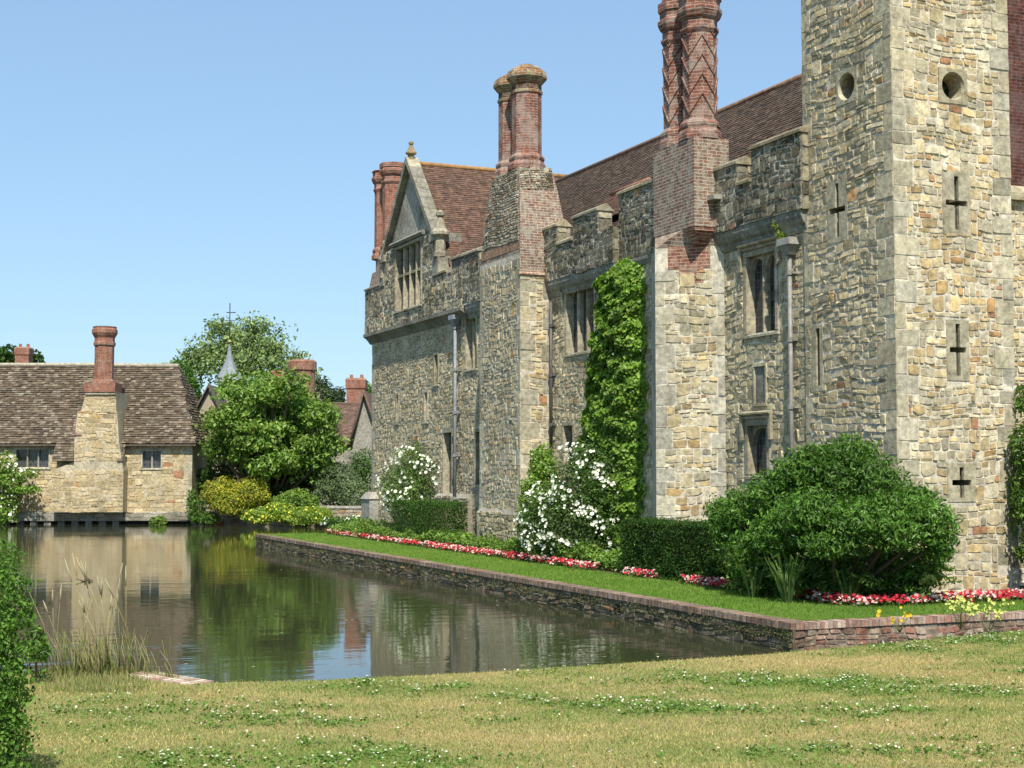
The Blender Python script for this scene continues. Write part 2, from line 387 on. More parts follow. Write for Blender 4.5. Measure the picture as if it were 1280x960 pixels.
def window(parent, fr, u0, u1, v0, v1, lights=2, transom=None, arched=True, hood=True, label=None, sm=0.1, pal=DRESS, setback=0.14, glassmat=None):
    """stone surround, mullions, arched heads (one mesh 'frame'), panes as sub-part"""
    mb = MB(); s = sm
    C = lambda: pick(pal, 0, .08)
    for a, b, c, e in ((u0-s, u0, v0, v1), (u1, u1+s, v0, v1)):
        v = c
        while v < e-.01:
            h = min(random.uniform(.3, .5), e-v); 
            if e-v-h < .12: h = e-v
            bar(mb, fr, a, b, v+.002, v+h-.002, -0.28, 0.03, C()); v += h
    bar(mb, fr, u0-s, u1+s, v1, v1+s, -0.28, 0.033, C())
    mould(mb, fr, u0-s-.04, u1+s+.04, [(-.28, v0-.1), (.06, v0-.1), (.06, v0-.05), (-.12, v0), (-.28, v0)], C())
    W = (u1-u0)/lights; mw = 0.045
    for k in range(1, lights):
        u = u0+W*k; mould2 = [(-.24, -mw), (-.1, -mw), (-.04, -mw*.4), (-.04, mw*.4), (-.1, mw), (-.24, mw)]
        vs = [fr.P(u+q, v0, d) for d, q in mould2]+[fr.P(u+q, v1, d) for d, q in mould2]; n = 6
        mb.add(vs, [(i, (i+1) % n, n+(i+1) % n, n+i) for i in range(n)], C())
    if transom: bar(mb, fr, u0, u1, transom-.045, transom+.045, -.24, -.06, C())
    if arched:
        for k in range(lights):
            a = u0+W*k+(mw if k else 0); b = u0+W*(k+1)-(mw if k < lights-1 else 0); w2 = (b-a)/2; cu = (a+b)/2; rise = w2*1.05; top = v1-.05
            n = 10; prev = None
            for t in range(n+1):
                x = a+(b-a)*t/n; q = abs(x-cu)/w2; y = top-rise+rise*math.sqrt(max(0, 1-q**2.2))
                cur = (x, y)
                if prev:
                    (x0, y0), (x1, y1) = prev, cur
                    mb.add([fr.P(x0, y0, -.1), fr.P(x1, y1, -.1), fr.P(x1, v1, -.1), fr.P(x0, v1, -.1)], [(0, 1, 2, 3)], C() if t == 1 else mb.c[-1])
                    mb.add([fr.P(x0, y0, -.1), fr.P(x1, y1, -.1), fr.P(x1, y1, -.24), fr.P(x0, y0, -.24)], [(0, 1, 2, 3)], mb.c[-1])
                prev = cur
    if hood:
        hs = v1+s+.05
        for a, b, t0, t1, d in ((u0-s-.12, u1+s+.12, hs+.06, hs+.14, .13), (u0-s-.05, u1+s+.05, hs-.02, hs+.06, .07)):
            mould(mb, fr, a, b, [(-.02, t0), (d*.6, t0), (d, t0+.03), (d, t1-.02), (-.02, t1+.03)], C())
        for sd_ in (0, 1):
            a = u0-s-.12 if sd_ == 0 else u1+s+.04
            bar(mb, fr, a, a+.08, hs-.45, hs+.062, -.02, .09, C())
    f = obj('window', mb, M_dress, parent, label=label)
    p = MB(); p.add([fr.P(u0, v0, -.2), fr.P(u1, v0, -.2), fr.P(u1, v1, -.2), fr.P(u0, v1, -.2)], [(0, 1, 2, 3)], (1, 1, 1))
    obj('pane', p, glassmat or M_glass, f)
    return f

def tiles(mb, o, U, V, ul, vl, tw=0.17, th=0.11, cols=None, clip=None, lift=0.022, jit=0.006, back=(.1, .06, .04)):
    """overlapping tiles on a slope: U along the eave, V up the slope"""
    o = A(*o); U = A(*U)/np.linalg.norm(U); V = A(*V)/np.linalg.norm(V); Nn = np.cross(U, V)
    if Nn[2] < 0: Nn = -Nn
    r = 0; v = 0.0
    while v < vl:
        u = -tw*random.random()
        while u < ul:
            w = tw*random.uniform(.85, 1.15); a, b = max(u, 0), min(u+w-.006, ul); u += w
            if b-a < .03: continue
            if clip and not clip((a+b)/2, v+th/2): continue
            j = random.uniform(-jit, jit); l = lift+j; e = random.uniform(-.008, .008)
            c = random.choice(cols); k = random.uniform(.8, 1.2); c = tuple(x*k for x in c)
            l2 = l+random.uniform(-jit, jit)
            p = [o+U*a+V*(v+e)+Nn*l, o+U*b+V*(v+e)+Nn*l2, o+U*b+V*(v+th*1.15)+Nn*.004, o+U*a+V*(v+th*1.15)+Nn*.004, o+U*a+V*(v+e)-Nn*.002, o+U*b+V*(v+e)-Nn*.002]
            mb.add(p, [(0, 1, 2, 3), (4, 5, 1, 0)], c)
        v += th; r += 1

# ------------------------------------------------------------------ foliage
def leaves_np(P, Nr, size, aspect=0.55, droop=0.0, flat=0.5):
    n = len(P); size = np.asarray(size)*np.ones(n)
    T = rng.normal(size=(n, 3)); T[:, 2] -= droop
    Nn = Nr*flat+rng.normal(size=(n, 3))*0.55; Nn[:, 2] += 0.25
    Nn /= np.linalg.norm(Nn, axis=1)[:, None]+1e-9
    T -= (T*Nn).sum(1)[:, None]*Nn; T /= np.linalg.norm(T, axis=1)[:, None]+1e-9
    B = np.cross(Nn, T); s = size[:, None]
    V = np.stack([P-T*s*.5, P+B*s*.5*aspect+Nn*s*.06, P+T*s*.5-Nn*s*.08, P-B*s*.5*aspect+Nn*s*.06], 1).reshape(-1, 3)
    F = np.arange(n*4).reshape(-1, 4)
    return V, F
def leafcols(n, cols, P=None, cl=1.5, j=0.18):
    cols = np.array(cols); idx = rng.integers(0, len(cols), n)
    c = cols[idx]*(1+rng.normal(size=(n, 1))*j)
    if P is not None:
        ph = np.sin(P[:, 0]*cl*2.1+1)+np.sin(P[:, 1]*cl*1.7+2)+np.sin(P[:, 2]*cl*2.6)
        c = c*(1+0.08*ph[:, None])
    return np.clip(c, 0.004, 1)
def sample_blobs(blobs, n, lo=0.72, hi=1.06, cut=0.62, lump=0.12, freq=3.0):
    """blobs: (centre, (rx,ry,rz)); points in the outer shell of the union, lumpy outline"""
    C = np.array([b[0] for b in blobs], float); Rr = np.array([b[1] if hasattr(b[1], '__len__') else (b[1],)*3 for b in blobs], float)
    wt = (Rr[:, 0]*Rr[:, 2]+Rr[:, 1]*Rr[:, 2]+Rr[:, 0]*Rr[:, 1]); wt /= wt.sum()
    idx = rng.choice(len(blobs), n, p=wt); d = rng.normal(size=(n, 3)); d /= np.linalg.norm(d, axis=1)[:, None]
    q = d*freq+idx[:, None]*1.7
    lum = 1+lump*(np.sin(q[:, 0]*2.3+q[:, 1])+np.sin(q[:, 1]*2.9-q[:, 2])+np.sin(q[:, 2]*2.5+q[:, 0]*1.3))/1.5
    rad = (lo+(hi-lo)*rng.random(n)**0.7)*lum
    P = C[idx]+d*rad[:, None]*Rr[idx]
    keep = np.ones(n, bool)
    for k in range(len(blobs)):
        e = (((P-C[k])/Rr[k])**2).sum(1); keep &= ~((e < cut**2) & (idx != k))
    return P[keep], d[keep]
def foliage(name, blobs, n, size, cols, mat=None, parent=None, aspect=0.55, lo=0.7, cut=0.62, lump=0.12, freq=3, extra=None, droop=0, zmin=None, core=True, jit=.18, flat=.5, **k):
    P, D = sample_blobs(blobs, n, lo=lo, cut=cut, lump=lump, freq=freq)
    if core:
        P2, D2 = sample_blobs(blobs, n//4, lo=0.3, hi=0.75, cut=0.2); P = np.vstack([P, P2]); D = np.vstack([D, D2])
    if zmin is not None: kk = P[:, 2] > zmin; P, D = P[kk], D[kk]
    if extra is not None: P = np.vstack([P, extra[0]]); D = np.vstack([D, extra[1]])
    V, F = leaves_np(P, D, size*rng.uniform(.6, 1.25, len(P)), aspect, droop, flat)
    C = np.repeat(leafcols(len(P), cols, P, j=jit), 4, 0)
    return finish(name, V, F, C, mat or M_leaf, parent, uv=False, **k)
def pb(px, py, depth, rx, rz=None, ry=None):
    """blob from photo position and pixel radii at a distance"""
    s = depth/FPX; rz = rz or rx; ry = ry or rx
    return (at(px, py, depth), (rx*s, ry*s, rz*s))
def box_pts(x0, x1, y0, y1, z0, z1, n, noise_=0.05, faces=('x0', 'y0', 'z1', 'x1')):
    P = []; D = []
    ar = {'x0': (y1-y0)*(z1-z0), 'x1': (y1-y0)*(z1-z0), 'y0': (x1-x0)*(z1-z0), 'y1': (x1-x0)*(z1-z0), 'z1': (x1-x0)*(y1-y0)}
    tot = sum(ar[f] for f in faces)
    for f in faces:
        m = int(n*ar[f]/tot); q = A(x0, y0, z0)+rng.random((m, 3))*A(x1-x0, y1-y0, z1-z0); ax = 'xyz'.index(f[0]); val = {'x0': x0, 'x1': x1, 'y0': y0, 'y1': y1, 'z1': z1}[f]
        sg = -1 if f[1] == '0' else 1
        bumpv = 0.5*np.sin(q[:, (ax+1) % 3]*7)*np.sin(q[:, (ax+2) % 3]*8+1)+rng.normal(size=m)
        q[:, ax] = val+bumpv*noise_-sg*noise_
        d = np.zeros((m, 3)); d[:, ax] = sg; P.append(q); D.append(d)
    return np.vstack(P), np.vstack(D)
def flowers_np(P, size, col, j=0.08, petals=5, Nr=None):
    """small cupped flowers of a few petals"""
    V = []; n = len(P); base = []
    Nn = rng.normal(size=(n, 3))*0.5+A(-.35, -.6, .55) if Nr is None else Nr+rng.normal(size=(n, 3))*.3
    Nn /= np.linalg.norm(Nn, axis=1)[:, None]
    T = np.cross(Nn, rng.normal(size=(n, 3))); T /= np.linalg.norm(T, axis=1)[:, None]; B = np.cross(Nn, T)
    s = (size*rng.uniform(.6, 1.3, n))[:, None]; out = []
    for k in range(petals):
        a = 2*math.pi*k/petals; d = T*math.cos(a)+B*math.sin(a); e = -T*math.sin(a)+B*math.cos(a)
        out.append(np.stack([P, P+d*s*.35+e*s*.28+Nn*s*.12, P+d*s*.55+Nn*s*.2, P+d*s*.35-e*s*.28+Nn*s*.12], 1))
    V = np.stack(out, 1).reshape(-1, 3); F = np.arange(len(V)).reshape(-1, 4)
    C = np.repeat(np.clip(np.array(col)*(1+rng.normal(size=(n, 1))*j), 0, 1), 4*petals, 0)
    return V, F, C
def merge_np(parts):
    V = []; F = []; C = []; o = 0
    for v, f, c in parts: V.append(v); F.append(f+o); C.append(c); o += len(v)
    return np.vstack(V), np.vstack(F), np.vstack(C)

#@@SETTING
# ================================================================== GROUND AND WATER
def poly_slab(name, pts, z, zb, mat, kind='structure', sub=None, **k):
    mb = MB(); n = len(pts)
    mb.add([(x, y, z) for x, y in pts], [tuple(range(n))], (1, 1, 1))
    for i in range(n):
        a, b = pts[i], pts[(i+1) % n]
        mb.add([(a[0], a[1], zb), (b[0], b[1], zb), (b[0], b[1], z), (a[0], a[1], z)], [(0, 1, 2, 3)], (1, 1, 1))
    return obj(name, mb, mat, kind=kind, **k)
lawn_pts = [(-60, 14), (-12, 13.2), (0.6, 12.7), (1.5, 12.45), (1.95, 12.15), (2.1, 11.75), (2.35, 11.38), (3.2, 11.2), (4.5, 11.12), (5.8, 11.16), (7.1, 11.2), (8.6, 11.45), (10.7, 11.85), (14, 12.5), (60, 18)]
poly_slab('lawn', lawn_pts+[(60, -60), (-60, -60)], 1.0, -1.0, M_lawn, label='dry patchy lawn sloping to the edge of the moat in front')
mb = MB(); mb.add([(-70, -10, 0), (90, -10, 0), (90, 140, 0), (-70, 140, 0)], [(0, 1, 2, 3)])
obj('water', mb, M_water, kind='structure', label='green still moat water')
ISL = [(12.42, 18.4), (60, 18.4), (60, 60), (34, 60), (18, 53.4), (12.8, 53.2)]
poly_slab('island_lawn', ISL, 0.40, -1.0, M_green, label='narrow green lawn around the castle')
mb = MB(); mb.add([(14.9, 20.1, .404), (34, 20.1, .404), (34, 22.5, .404), (17.2, 24, .404), (17.2, 52.9, .404), (15.35, 52.9, .404), (15.1, 36, .404), (14.9, 24, .404)], [(0, 1, 2, 3, 4, 5, 6, 7)])
obj('flowerbed', mb, M_soil, kind='structure')
# far bank: everything beyond the moat, one sheet to the horizon
b0 = at(236, 600, 77.6)[:2]; b1 = at(243, 600, 77.1)[:2]; b2 = at(480, 600, 73.45)[:2]; b3 = at(760, 600, 90)[:2]; bl = at(-1400, 600, 78)[:2]
poly_slab('far_ground', [tuple(bl), tuple(b0), tuple(b1), tuple(b2), tuple(b3), (90, 60), (3000, 60), (3000, 4000), (-3000, 4000), (-3000, 60)], 0.55, -1.0, M_bank)
poly_slab('side_ground', [(-3000, 13), (-26, 13), (-26, 60), (-3000, 60)], 0.6, -1.0, M_bank)

# grass blades on the near lawn
def grass(name, P, h, cols, width=0.006, lean=0.5, **k):
    n = len(P); h = h*rng.uniform(.5, 1.3, n); a = rng.random(n)*2*math.pi
    D = np.stack([np.cos(a), np.sin(a), np.zeros(n)], 1); L = rng.normal(size=(n, 3))*lean; L[:, 2] = 1
    L /= np.linalg.norm(L, axis=1)[:, None]
    w_ = width*rng.uniform(.6, 1.4, n)
    V = np.stack([P-D*w_[:, None], P+D*w_[:, None], P+L*h[:, None]], 1).reshape(-1, 3)
    return finish(name, V, np.arange(n*3).reshape(-1, 3), np.repeat(cols, 3, 0), M_grass, uv=False, **k)
def fbm(x, y, s):
    return sum(np.sin(x*s*f*1.3+i*2.1+1.7*np.sin(y*s*f*.9+i))*np.cos(y*s*f*1.6+i*1.3+1.3*np.sin(x*s*f*.8))/f for i, f in enumerate((1, 2.1, 4.3)))/1.6
n = 620000
u = rng.random(n)**0.85; Yv = 12.6-u*6.2; Xv = -1.2+rng.random(n)*15.5
dep = Xv*FH[0]+Yv*FH[1]; lat = Xv*RT[0]+Yv*RT[1]
ex = np.array([p[0] for p in lawn_pts]); ey = np.array([p[1] for p in lawn_pts])
kk = (np.abs(lat/dep) < 0.37) & (dep > 5.5) & (Yv < np.interp(Xv, ex, ey)+0.01)
Xv, Yv = Xv[kk], Yv[kk]; lp = lambda x, y: .9*fbm(x*FH[0]*1.6+y*FH[1]*1.6+3, (x*RT[0]+y*RT[1])*.55, 1.15)+.45*fbm(x+7, y*1.6, 3.1)
ph = lp(Xv, Yv)+rng.normal(size=len(Xv))*.4
c_g = A(.14, .22, .04); c_t = A(.48, .38, .17); t = np.clip(ph*.95+.45, 0, 1)[:, None]
cols = (c_g*(1-t)+c_t*t)*(1+rng.normal(size=(len(Xv), 1))*.2); cols = np.clip(cols, .01, 1)
grass('grass', np.stack([Xv, Yv, np.full(len(Xv), .995)], 1), 0.024, cols, 0.0042, 0.8, label='short dry mown grass of the foreground lawn', cat='grass', kind='stuff')
# clover flowers in patches
n = 60000; Xc = -1+rng.random(n)*15; Yc = 12.2-rng.random(n)*6
pc = -lp(Xc, Yc)*1.1+.35*fbm(Xc, Yc, 3.1); dep = Xc*FH[0]+Yc*FH[1]; lat = Xc*RT[0]+Yc*RT[1]
kk = (rng.random(n) < np.clip((pc-.15)*.5, .006, .35)) & (np.abs(lat/dep) < .37) & (Yc < np.interp(Xc, ex, ey)-.05)
P = np.stack([Xc[kk], Yc[kk], 1.02+rng.random(kk.sum())*.03], 1)
V, F, C = flowers_np(P, 0.015, (.60, .60, .48), petals=5, Nr=np.tile(A(0, 0, 1.), (len(P), 1)))
P2 = np.repeat(P, 5, 0)+rng.normal(size=(len(P)*5, 3))*A(.04, .04, .004)-A(0, 0, .02)
V2, F2 = leaves_np(P2, np.tile(A(0, 0, 1.), (len(P2), 1)), 0.025, .9)
V, F, C = merge_np([(V, F, C), (V2, F2, np.repeat(leafcols(len(P2), [(.13, .22, .045), (.10, .19, .04)]), 4, 0))])
finish('clover', V, F, C, M_petal, uv=False, label='patches of white clover flowering in the dry lawn', cat='clover', kind='stuff')
# island grass
n = 90000; Y2 = 18.5+rng.random(n)**1.6*35; X2 = 12.7+rng.random(n)*2.3
n3 = 26000; X3 = 12.6+rng.random(n3)*9; Y3 = 18.55+rng.random(n3)*1.7
X2 = np.concatenate([X2, X3]); Y2 = np.concatenate([Y2, Y3])
t = np.clip(fbm(X2, Y2, .8)*.4+.5+rng.normal(size=len(X2))*.2, 0, 1)[:, None]
cols = A(.11, .22, .03)*(1-t)+A(.2, .28, .06)*t
grass('island_grass', np.stack([X2, Y2, np.full(len(X2), .40)], 1), 0.05, cols, 0.008, .5, label='short green grass of the strip beside the castle flowerbed', cat='grass', kind='stuff')

# ================================================================== MOAT WALL
mw = empty('moat_wall', (12.4, 18.3, 0), 'low old brick and stone retaining wall between the castle lawn and the moat', 'wall')
U = A(12.72-12.36, 53.2-18.3, 0); Ln = np.linalg.norm(U)
frL = Fr((12.36, 18.3, 0), U, (-U[1], U[0], 0)); frR = Fr((12.36, 18.3, 0), (1, 0, 0), (0, -1, 0))
mb = MB()
MOSS = [(.13,.12,.07),(.17,.14,.10),(.10,.10,.055),(.20,.17,.13),(.15,.11,.08)]
frE = Fr((12.72, 53.2, 0), (1, 0.05, 0), (0, 1, 0))
mb.hexa([frL.P(0, -.6, 0), frL.P(Ln, -.6, 0), frL.P(Ln, -.6, -.38), frL.P(0, -.6, -.38)], [frL.P(0, .33, 0), frL.P(Ln, .33, 0), frL.P(Ln, .33, -.38), frL.P(0, .33, -.38)], (.14, .12, .08))
mb.hexa([frR.P(0, -.6, 0), frR.P(40, -.6, 0), frR.P(40, -.6, -.38), frR.P(0.38, -.6, -.38)], [frR.P(0, .33, 0), frR.P(40, .33, 0), frR.P(40, .33, -.38), frR.P(.38, .33, -.38)], (.22, .18, .14))
mb.hexa([frE.P(0, -.6, 0), frE.P(8, -.6, 0), frE.P(8, -.6, -.3), frE.P(0, -.6, -.3)], [frE.P(0, .33, 0), frE.P(8, .33, 0), frE.P(8, .33, -.3), frE.P(0, .33, -.3)], (.14, .12, .08))
out = at(806, 770, 1); 
rubble(mb, frL, .02, Ln, -.1, .31, holes=[(5.58, .06, 5.84, .24)], pal=MOSS, rust=.03, hr=(.06, .11), wr=(.2, .55), proud=.018, big=.1)
bar(mb, frL, 5.58, 5.84, .06, .24, -.01, .004, (.01, .01, .01))
rubble(mb, frR, .02, 22, -.1, .31, pal=[(.26,.12,.09),(.22,.15,.12),(.30,.20,.16),(.20,.17,.14),(.33,.27,.22)], rust=.05, hr=(.07, .08), wr=(.2, .26), proud=.014, big=0)
obj('wall_face', mb, M_stoned, mw)
mb = MB()
u = 0.0
while u < Ln:       # brick-on-edge coping
    wdt = random.uniform(.062, .078)
    if u > 16: wdt *= 2
    c = pick([(.20,.15,.12),(.24,.17,.14),(.16,.13,.11),(.28,.24,.2),(.22,.13,.1)], 0)
    bar(mb, frL, u+.004, u+wdt-.003, .325, .425+random.uniform(-.006, .006), -.30, .035+random.uniform(-.008, .008), c); u += wdt
u = 0.04
while u < 22:
    wdt = random.uniform(.062, .078)
    c = pick([(.30,.16,.13),(.34,.24,.2),(.24,.14,.12),(.36,.3,.26),(.28,.2,.17)], 0)
    bar(mb, frR, u+.004, u+wdt-.003, .325, .425+random.uniform(-.006, .006), -.22, .03+random.uniform(-.006, .006), c); u += wdt
obj('coping', mb, M_stone, mw)
mb = MB()     # moss and weeds on the wall
P = []; 
for i in range(2600):
    u = random.random()**1.4*Ln; P.append(frL.P(u, random.uniform(.12, .30)+(.05*math.sin(u*3)), random.uniform(.02, .06)))
P = np.array(P); V, F = leaves_np(P, np.tile(A(-1., 0, .5), (len(P), 1)), 0.035)
finish('moss', V, F, np.repeat(leafcols(len(P), [(.12, .14, .04), (.16, .15, .06), (.08, .10, .03)]), 4, 0), M_leafd, mw, uv=False)
#@@CASTLE
exec_marker = 0
# ================================================================== CASTLE
castle = empty('castle', (16.85, 38, .41), 'long sandstone castle range with tower, battlements and tall brick chimneys beside the moat', 'castle')
# ---- tower
TX0, TX1, TY0, TY1 = 16.8, 19.52, 21.5, 24.32
tl, tf = FX(TX0), FY(TY0)
crossL = (22.93, 7.18, 23.47, 8.18); slitL = (23.83, 4.33, 23.95, 5.45)
def cross_rects(cu, cv, w, h, t=0.075, off=0.0):
    return [(cu-t/2, cv-h/2, cu+t/2, cv+h/2), (cu-w/2, cv+off-t/2, cu+w/2, cv+off+t/2)]
hl = cross_rects(23.2, 7.67, .52, 1.04, .11); hf = []
for cu, cv, w_, h_ in ((18.22, 7.62, .5, 1.0), (18.19, 4.89, .38, .96), (18.22, 2.45, .44, .56)): hf += cross_rects(cu, cv, w_, h_, .10)
tw = MB()
roundL = (22.84, 9.99); roundF = (18.18, 9.81); RR = .235
rects_l = hl+[slitL, (roundL[0]-.27, roundL[1]-.27, roundL[0]+.27, roundL[1]+.27)]
rects_f = hf+[(roundF[0]-.27, roundF[1]-.27, roundF[0]+.27, roundF[1]+.27)]
panel(tw, tl, TY0, TY1, .3, 13.2, rects_l, .4); panel(tw, tf, TX0, TX1, .3, 13.2, rects_f, .4)
tw.add([(TX1, TY0, .3), (TX1, TY1, .3), (TX1, TY1, 13.2), (TX1, TY0, 13.2)], [(0, 1, 2, 3)], (.4, .36, .28))
tw.add([(TX0, TY1, .3), (TX1, TY1, .3), (TX1, TY1, 13.2), (TX0, TY1, 13.2)], [(0, 1, 2, 3)], (.4, .36, .28))
tw.add([(TX0, TY0, 13.2), (TX1, TY0, 13.2), (TX1, TY1, 13.2), (TX0, TY1, 13.2)], [(0, 1, 2, 3)], (.4, .36, .28))
plates_l = [(22.88, 7.05, 23.52, 8.25), (23.72, 4.22, 24.12, 5.52), (roundL[0]-.33, roundL[1]-.33, roundL[0]+.33, roundL[1]+.33)]
plates_f = [(17.9, 7.02, 18.54, 8.22), (17.93, 4.32, 18.45, 5.44), (17.9, 2.1, 18.54, 2.8), (roundF[0]-.33, roundF[1]-.33, roundF[0]+.33, roundF[1]+.33)]
TL = [(.37,.34,.25),(.42,.38,.28),(.33,.30,.23),(.44,.39,.29)]
rubble(tw, tl, TY0, TY1, .4, 13.2, plates_l, qL=.32, qR=.2, pal=GREY_SHADE+WARM[:3], rust=.03, wr=(.09, .36), qpal=TL, big=.12, proud=.018)  # left face in the greyed stone, its shade painted in; front stays warm
rubble(tw, tf, TX0, TX1, .4, 13.2, plates_f, qL=.32, qR=.3, pal=WARM, rust=.10, wr=(.09, .34), hr=(.06, .18), qpal=DRESS+[(.43,.40,.33)], proud=.016)
tower = obj('tower', tw, M_stone, castle, label='square rubble stone tower with cross shaped arrow slits')
def plate(fr, r, holes, parent, name='arrow_slit', d=.014, col=None):
    mb = MB(); col = col or pick([(.40,.37,.28), (.42,.39,.30)], 0)
    us = sorted({r[0], r[2], *[x for h in holes for x in (h[0], h[2])]}); vs_ = sorted({r[1], r[3], *[x for h in holes for x in (h[1], h[3])]})
    ins = lambda u, v: any(h[0] < u < h[2] and h[1] < v < h[3] for h in holes)
    for i in range(len(us)-1):
        for j in range(len(vs_)-1):
            a, b, c, e = us[i], us[i+1], vs_[j], vs_[j+1]
            if not ins((a+b)/2, (c+e)/2): bar(mb, fr, a, b, c, e, -.05, d, col)
    return obj(name, mb, M_dress, parent)
plate(tl, plates_l[0], hl, tower); plate(tl, plates_l[1], [slitL], tower)
plate(tf, plates_f[0], hf[0:2], tower); plate(tf, plates_f[1], hf[2:4], tower); plate(tf, plates_f[2], hf[4:6], tower)
def oculus(fr, c, r, parent, ro=.33):
    mb = MB(); n = 32; col = pick(DRESS, 0)
    for i in range(n):
        a, b = 2*math.pi*i/n, 2*math.pi*(i+1)/n
        def sq(t):
            x, y = math.cos(t), math.sin(t); k = ro/max(abs(x), abs(y)); return (c[0]+x*k, c[1]+y*k)
        ci = lambda t, q: (c[0]+q*math.cos(t), c[1]+q*math.sin(t))
        mb.add([fr.P(*sq(a), .025), fr.P(*sq(b), .025), fr.P(*ci(b, r+.03), .03), fr.P(*ci(a, r+.03), .03)], [(0, 1, 2, 3)], col)
        mb.add([fr.P(*ci(a, r+.03), .03), fr.P(*ci(b, r+.03), .03), fr.P(*ci(b, r), -.03), fr.P(*ci(a, r), -.03)], [(0, 1, 2, 3)], col)
        mb.add([fr.P(*ci(a, r), -.03), fr.P(*ci(b, r), -.03), fr.P(*ci(b, r), -.38), fr.P(*ci(a, r), -.38)], [(0, 1, 2, 3)], col)
        mb.add([fr.P(*sq(a), .025), fr.P(*sq(b), .025), fr.P(*sq(b), -.03), fr.P(*sq(a), -.03)], [(0, 1, 2, 3)], col)
    return obj('round_opening', mb, M_dress, parent)
oculus(tl, roundL, RR, tower); oculus(tf, roundF, RR, tower)

# ---- front range to the right of the tower (recessed)
fw = FY(22.9); mb = MB()
wfr = (19.75, 4.9, 20.55, 6.2)
panel(mb, fw, TX1, 32, .3, 8.2, [wfr], .3)
rubble(mb, fw, TX1, 24, .4, 8.1, [(wfr[0]-.12, wfr[1]-.12, wfr[2]+.12, wfr[3]+.12)], pal=WARM, rust=.08)
obj('front_wall', mb, M_stone, castle)
window(castle, fw, *[wfr[0], wfr[2], wfr[1], wfr[3]], lights=2, arched=False, hood=False)
mb = MB(); mould(mb, fw, TX1, 26, [(-.3, 8.1), (.14, 8.1), (.14, 8.25), (.04, 8.4), (-.3, 8.4)])
obj('string_course', mb, M_dress, castle)
mb = MB(); mb.box(19.95, 21.8, 23.2, 24.6, 8.38, 14.5, (.4, .33, .36)); obj('chimney_stack', mb, M_brickR, castle, label='dark red brick stack behind the tower')  # dark tint puts the stack's shade into the brick colour

# ---- long west wall
WX = 16.85; wl = FX(WX)
# openings (u0,v0,u1,v1)
w_bay1 = (25.42, 5.57, 26.5, 7.2); w_bay2 = (33.75, 5.83, 35.4, 7.55); w_low2 = (35.05, 2.6, 35.6, 3.9); w_far3 = (41.9, 5.9, 42.75, 7.55)
niche = (25.78, 2.6, 26.5, 3.62); pan = (25.8, 4.08, 26.2, 4.85); w_far4 = (41.3, 2.3, 41.95, 3.9); doorF = (44.0, 2.0, 44.75, 3.95)
sl1 = (45.28, 5.6, 45.62, 6.55); sl2 = (49.3, 4.45, 49.5, 5.4); sl3 = (46.3, 4.4, 46.55, 5.35); sl4 = (50.6, 2.6, 50.75, 3.3)
mb = MB(); g = lambda r, m=.14: (r[0]-m, r[1]-m, r[2]+m, r[3]+m)
holesW = [w_bay1, w_bay2, w_low2, w_far3, niche, w_far4, doorF, sl1, sl2, sl3, sl4]
panel(mb, wl, TY1, 52.35, .3, 7.75, holesW, .32)
mb.box(WX+.004, 22.9, TY1+.02, 52.33, .3, 1.0); 
mb.add([(WX, 52.35, .3), (22.9, 52.35, .3), (22.9, 52.35, 9.5), (WX, 52.35, 9.5)], [(0, 1, 2, 3)], (.3, .27, .2))
mb.add([(22.9, 24, .3), (22.9, 52.35, .3), (22.9, 52.35, 9.2), (22.9, 24, 9.2)], [(0, 1, 2, 3)], (.3, .27, .2))
BAY_SHADE = [(.40,.355,.24),(.44,.38,.25),(.35,.31,.22),(.48,.42,.29),(.31,.285,.21)]  # same stone again, bay walls' shade mixed into the colours
rubble(mb, wl, TY1, 27.5, .4, 7.6, [g(w_bay1, .16), g(niche, .2), g(pan, .05), (25.0, 7.3, 27.2, 7.7)], pal=BAY_SHADE, rust=.02, qR=0, proud=.02)
rubble(mb, wl, 29.8, 36.4, .4, 7.8, [g(w_bay2, .16), g(w_low2, .1)], pal=BAY_SHADE, rust=.02)
rubble(mb, wl, 39.2, 52.35, .4, 7.7, [g(w_far3, .15), g(w_far4, .12), g(doorF, .14), g(sl1, .11), g(sl2, .1), g(sl3, .1), g(sl4, .08)], qR=.3, pal=GREY_SHADE+BAY_SHADE+[(.36,.32,.22)], rust=.03)
obj('west_wall', mb, M_stone, castle, label='long shaded rubble wall between the chimney breasts')
LB = [(.36,.33,.25),(.39,.36,.28),(.33,.31,.24)]
window(castle, wl, w_bay1[0], w_bay1[2], w_bay1[1], w_bay1[3], 2, label='two arched lights under a hood next to the tower', pal=LB)
window(castle, wl, w_bay2[0], w_bay2[2], w_bay2[1], w_bay2[3], 3, label='three arched lights beside the climbing plant', pal=LB)
window(castle, wl, w_far3[0], w_far3[2], w_far3[1], w_far3[3], 2, pal=LB)
window(castle, wl, w_low2[0], w_low2[2], w_low2[1], w_low2[3], 1, arched=False, hood=False, pal=LB)
window(castle, wl, w_far4[0], w_far4[2], w_far4[1], w_far4[3], 2, arched=False, hood=False, pal=LB)
window(castle, wl, doorF[0], doorF[2], doorF[1], doorF[3], 1, arched=False, hood=False, pal=LB)
for r in (sl1, sl2, sl3, sl4): window(castle, wl, r[0], r[2], r[1], r[3], 1, arched=(r is sl1), hood=False, pal=LB, sm=.08)
